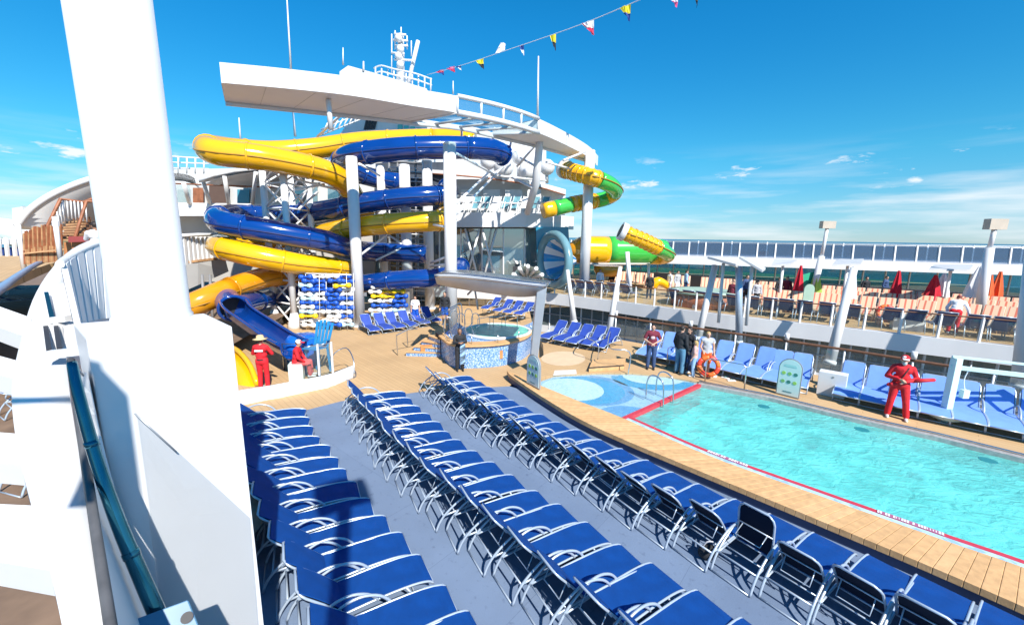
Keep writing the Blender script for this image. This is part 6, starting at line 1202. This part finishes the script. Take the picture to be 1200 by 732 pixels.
def towel(t, U, hd, fy, up_):
    q = MB(); A = [U(-.20, .14, 1.28 - .12 * i) + V((.015 * math.sin(i * 2), 0, 0)) for i in range(9)]; B = [U(.02, .20, 1.26 - .12 * i) for i in range(9)]; q.slab(A, B, .02, True); mk('towel', q, SKYC, t)
person(g, math.radians(195), 'woman in dark clothes with a pale blue towel beside the mosaic tub', 1.62, skin=SKIN2, shirt=(BLACKC, 'long'), legs=(BLACKC, 'long'), hair=(mat('brown_hair', (.10, .05, .03), .6), 'long'), shoes=BLACKC, armR=((.24, .06, 1.2), (.08, .24, 1.22)), armL=((-.24, .06, 1.2), (-.10, .22, 1.22)), extra=towel)
g = P(762, 432, PT); person(g, toward(g, CAMP) + .1, 'man in maroon shirt and dark trousers with clasped hands by the pool', 1.66, shirt=(MAROON, 'short'), legs=(DENIM, 'long'), shoes=BLACKC, armR=((.30, .02, 1.16), (.05, .24, 1.06)), armL=((-.30, .02, 1.16), (-.05, .24, 1.06)), extra=lambda t, U, hd, fy, up_: mk('shirt_print', MB().ball(U(0, .128, 1.26), .085, 12, (1, .25, .8)), mat('pale_print_patch', (.55, .42, .42), .7), t))
g = P(795, 438, PT); person(g, math.radians(-60), 'man in black jacket and blue jeans in the group by the lifebuoy', 1.74, shirt=(BLACKC, 'long'), legs=(mat('light_jeans', (.08, .20, .32), .85, var=.2), 'long'), hair=(HAIRD, 'short'), shoes=BLACKC)
g = P(806, 439, PT); person(g + V((.1, .35, 0)), math.radians(120), 'dark haired woman behind the black jacketed man in the pool group', 1.62, shirt=(BLACKC, 'long'), legs=(DENIM, 'long'), hair=(HAIRD, 'long'))
g = P(812, 441, PT); person(g, math.radians(60), 'fair haired child in pink top and sky blue skirt in the pool group', 1.28, shirt=(PINKC, 'short'), legs=(SKYC, 'long'), hair=(HAIRB, 'long'))
g = P(829, 444, PT); person(g + V((.05, .35, 0)), math.radians(170), 'person in grey sleeveless top and orange shorts behind the lifebuoy', 1.58, shirt=(GREYC, 'none'), legs=(ORANGE, 'short'), hair=(HAIRB, 'short'), armR=((.25, .04, 1.16), (.2, .2, 1.05)))
g = P(470, 379, 0); person(g, math.radians(150), 'bare chested child by the royal blue loungers below the slides', 1.35, shirt=None, legs=(DENIM, 'short'), hair=(HAIRD, 'short'))
g = P(480, 380, 0); person(g + V((.3, .2, 0)), math.radians(190), 'person in white and blue top standing at the dumbbell net', 1.6, shirt=(WHITEC, 'short'), legs=(FB, 'short'), hair=(HAIRD, 'short'))
g = P(522, 398, 0); person(V((g.x, g.y, .75)), math.radians(170), 'person in black on top of the tub steps', 1.6, shirt=(BLACKC, 'long'), legs=(FB, 'short'), hair=(HAIRD, 'short'))
g = D(117, 300, 12); person(V((g.x, g.y, UZ)), math.radians(60), 'person in white shirt behind the louvre fence at left', 1.68, skin=SKIN2, shirt=(WHITEC, 'long'), legs=(WHITEC, 'long'), hair=(HAIRD, 'short'), armL=((-.2, .15, 1.25), (-.05, .3, 1.42)))
bl = [(873, 24.0, DENIM, BLACKC, 'man in navy jacket, left of the pair on the beach deck', 1.72, 190), (911, 24.2, BLACKC, RED, 'person in black top and red trousers on the beach deck', 1.6, 200), (920, 24.6, MAROON, BLACKC, 'person in dark red beside the one in red trousers', 1.62, 150),
      (760, 26.0, BLACKC, BLACKC, 'person in black seated view at the beach deck railing near the drum', 1.55, 160), (783, 27, WHITEC, GREYC, 'person in white top by the whirlpool, leftmost of the group', 1.68, 100), (792, 27.4, GREYC, WHITEC, 'person in grey top in the group by the whirlpool', 1.65, 200), (802, 27.2, SKYC, DENIM, 'person in blue top by the whirlpool, rightmost of the group', 1.72, 260),
      (857, 22.5, MAROON, DENIM, 'person in maroon leaning by the red whirlpool cladding', 1.55, 120), (886, 23, GREYC, BLACKC, 'person in grey behind the upright pillar on the beach deck', 1.5, 170), (702, 28.5, WHITEC, SLATW, 'person in white top under the fat slide drum', 1.6, 180), (716, 29, BLACKC, SLATW, 'person in black top under the fat slide drum', 1.6, 120), (1012, 25.5, BLACKC, BLACKC, 'person in black standing behind the striped loungers', 1.6, 180), (1035, 26, DENIM, BLACKC, 'person in dark blue standing behind the striped loungers', 1.62, 200)]
for (x, Y, a, b, lab, hh, an_) in bl:
    g = D(x, 350, Y); person(V((g.x, g.y, MZ)), math.radians(an_), lab, hh, shirt=(a, 'long'), legs=(b, 'long'), hair=(HAIRD, 'short'), shoes=BLACKC, vox=.018)
g = D(1117, 380, 17.0); person(V((g.x, g.y, MZ)), math.radians(-50), 'lifeguard in white and red bending over at the beach deck railing', 1.72, shirt=(WHITEC, 'long'), legs=(RED, 'long'), hair=(mat('auburn_hair', (.20, .04, .03), .6), 'short'), lean=.65, armR=((.32, .12, 1.2), (.40, .30, 1.0)), armL=((-.30, .15, 1.2), (-.25, .35, 1.0)), vox=.014)
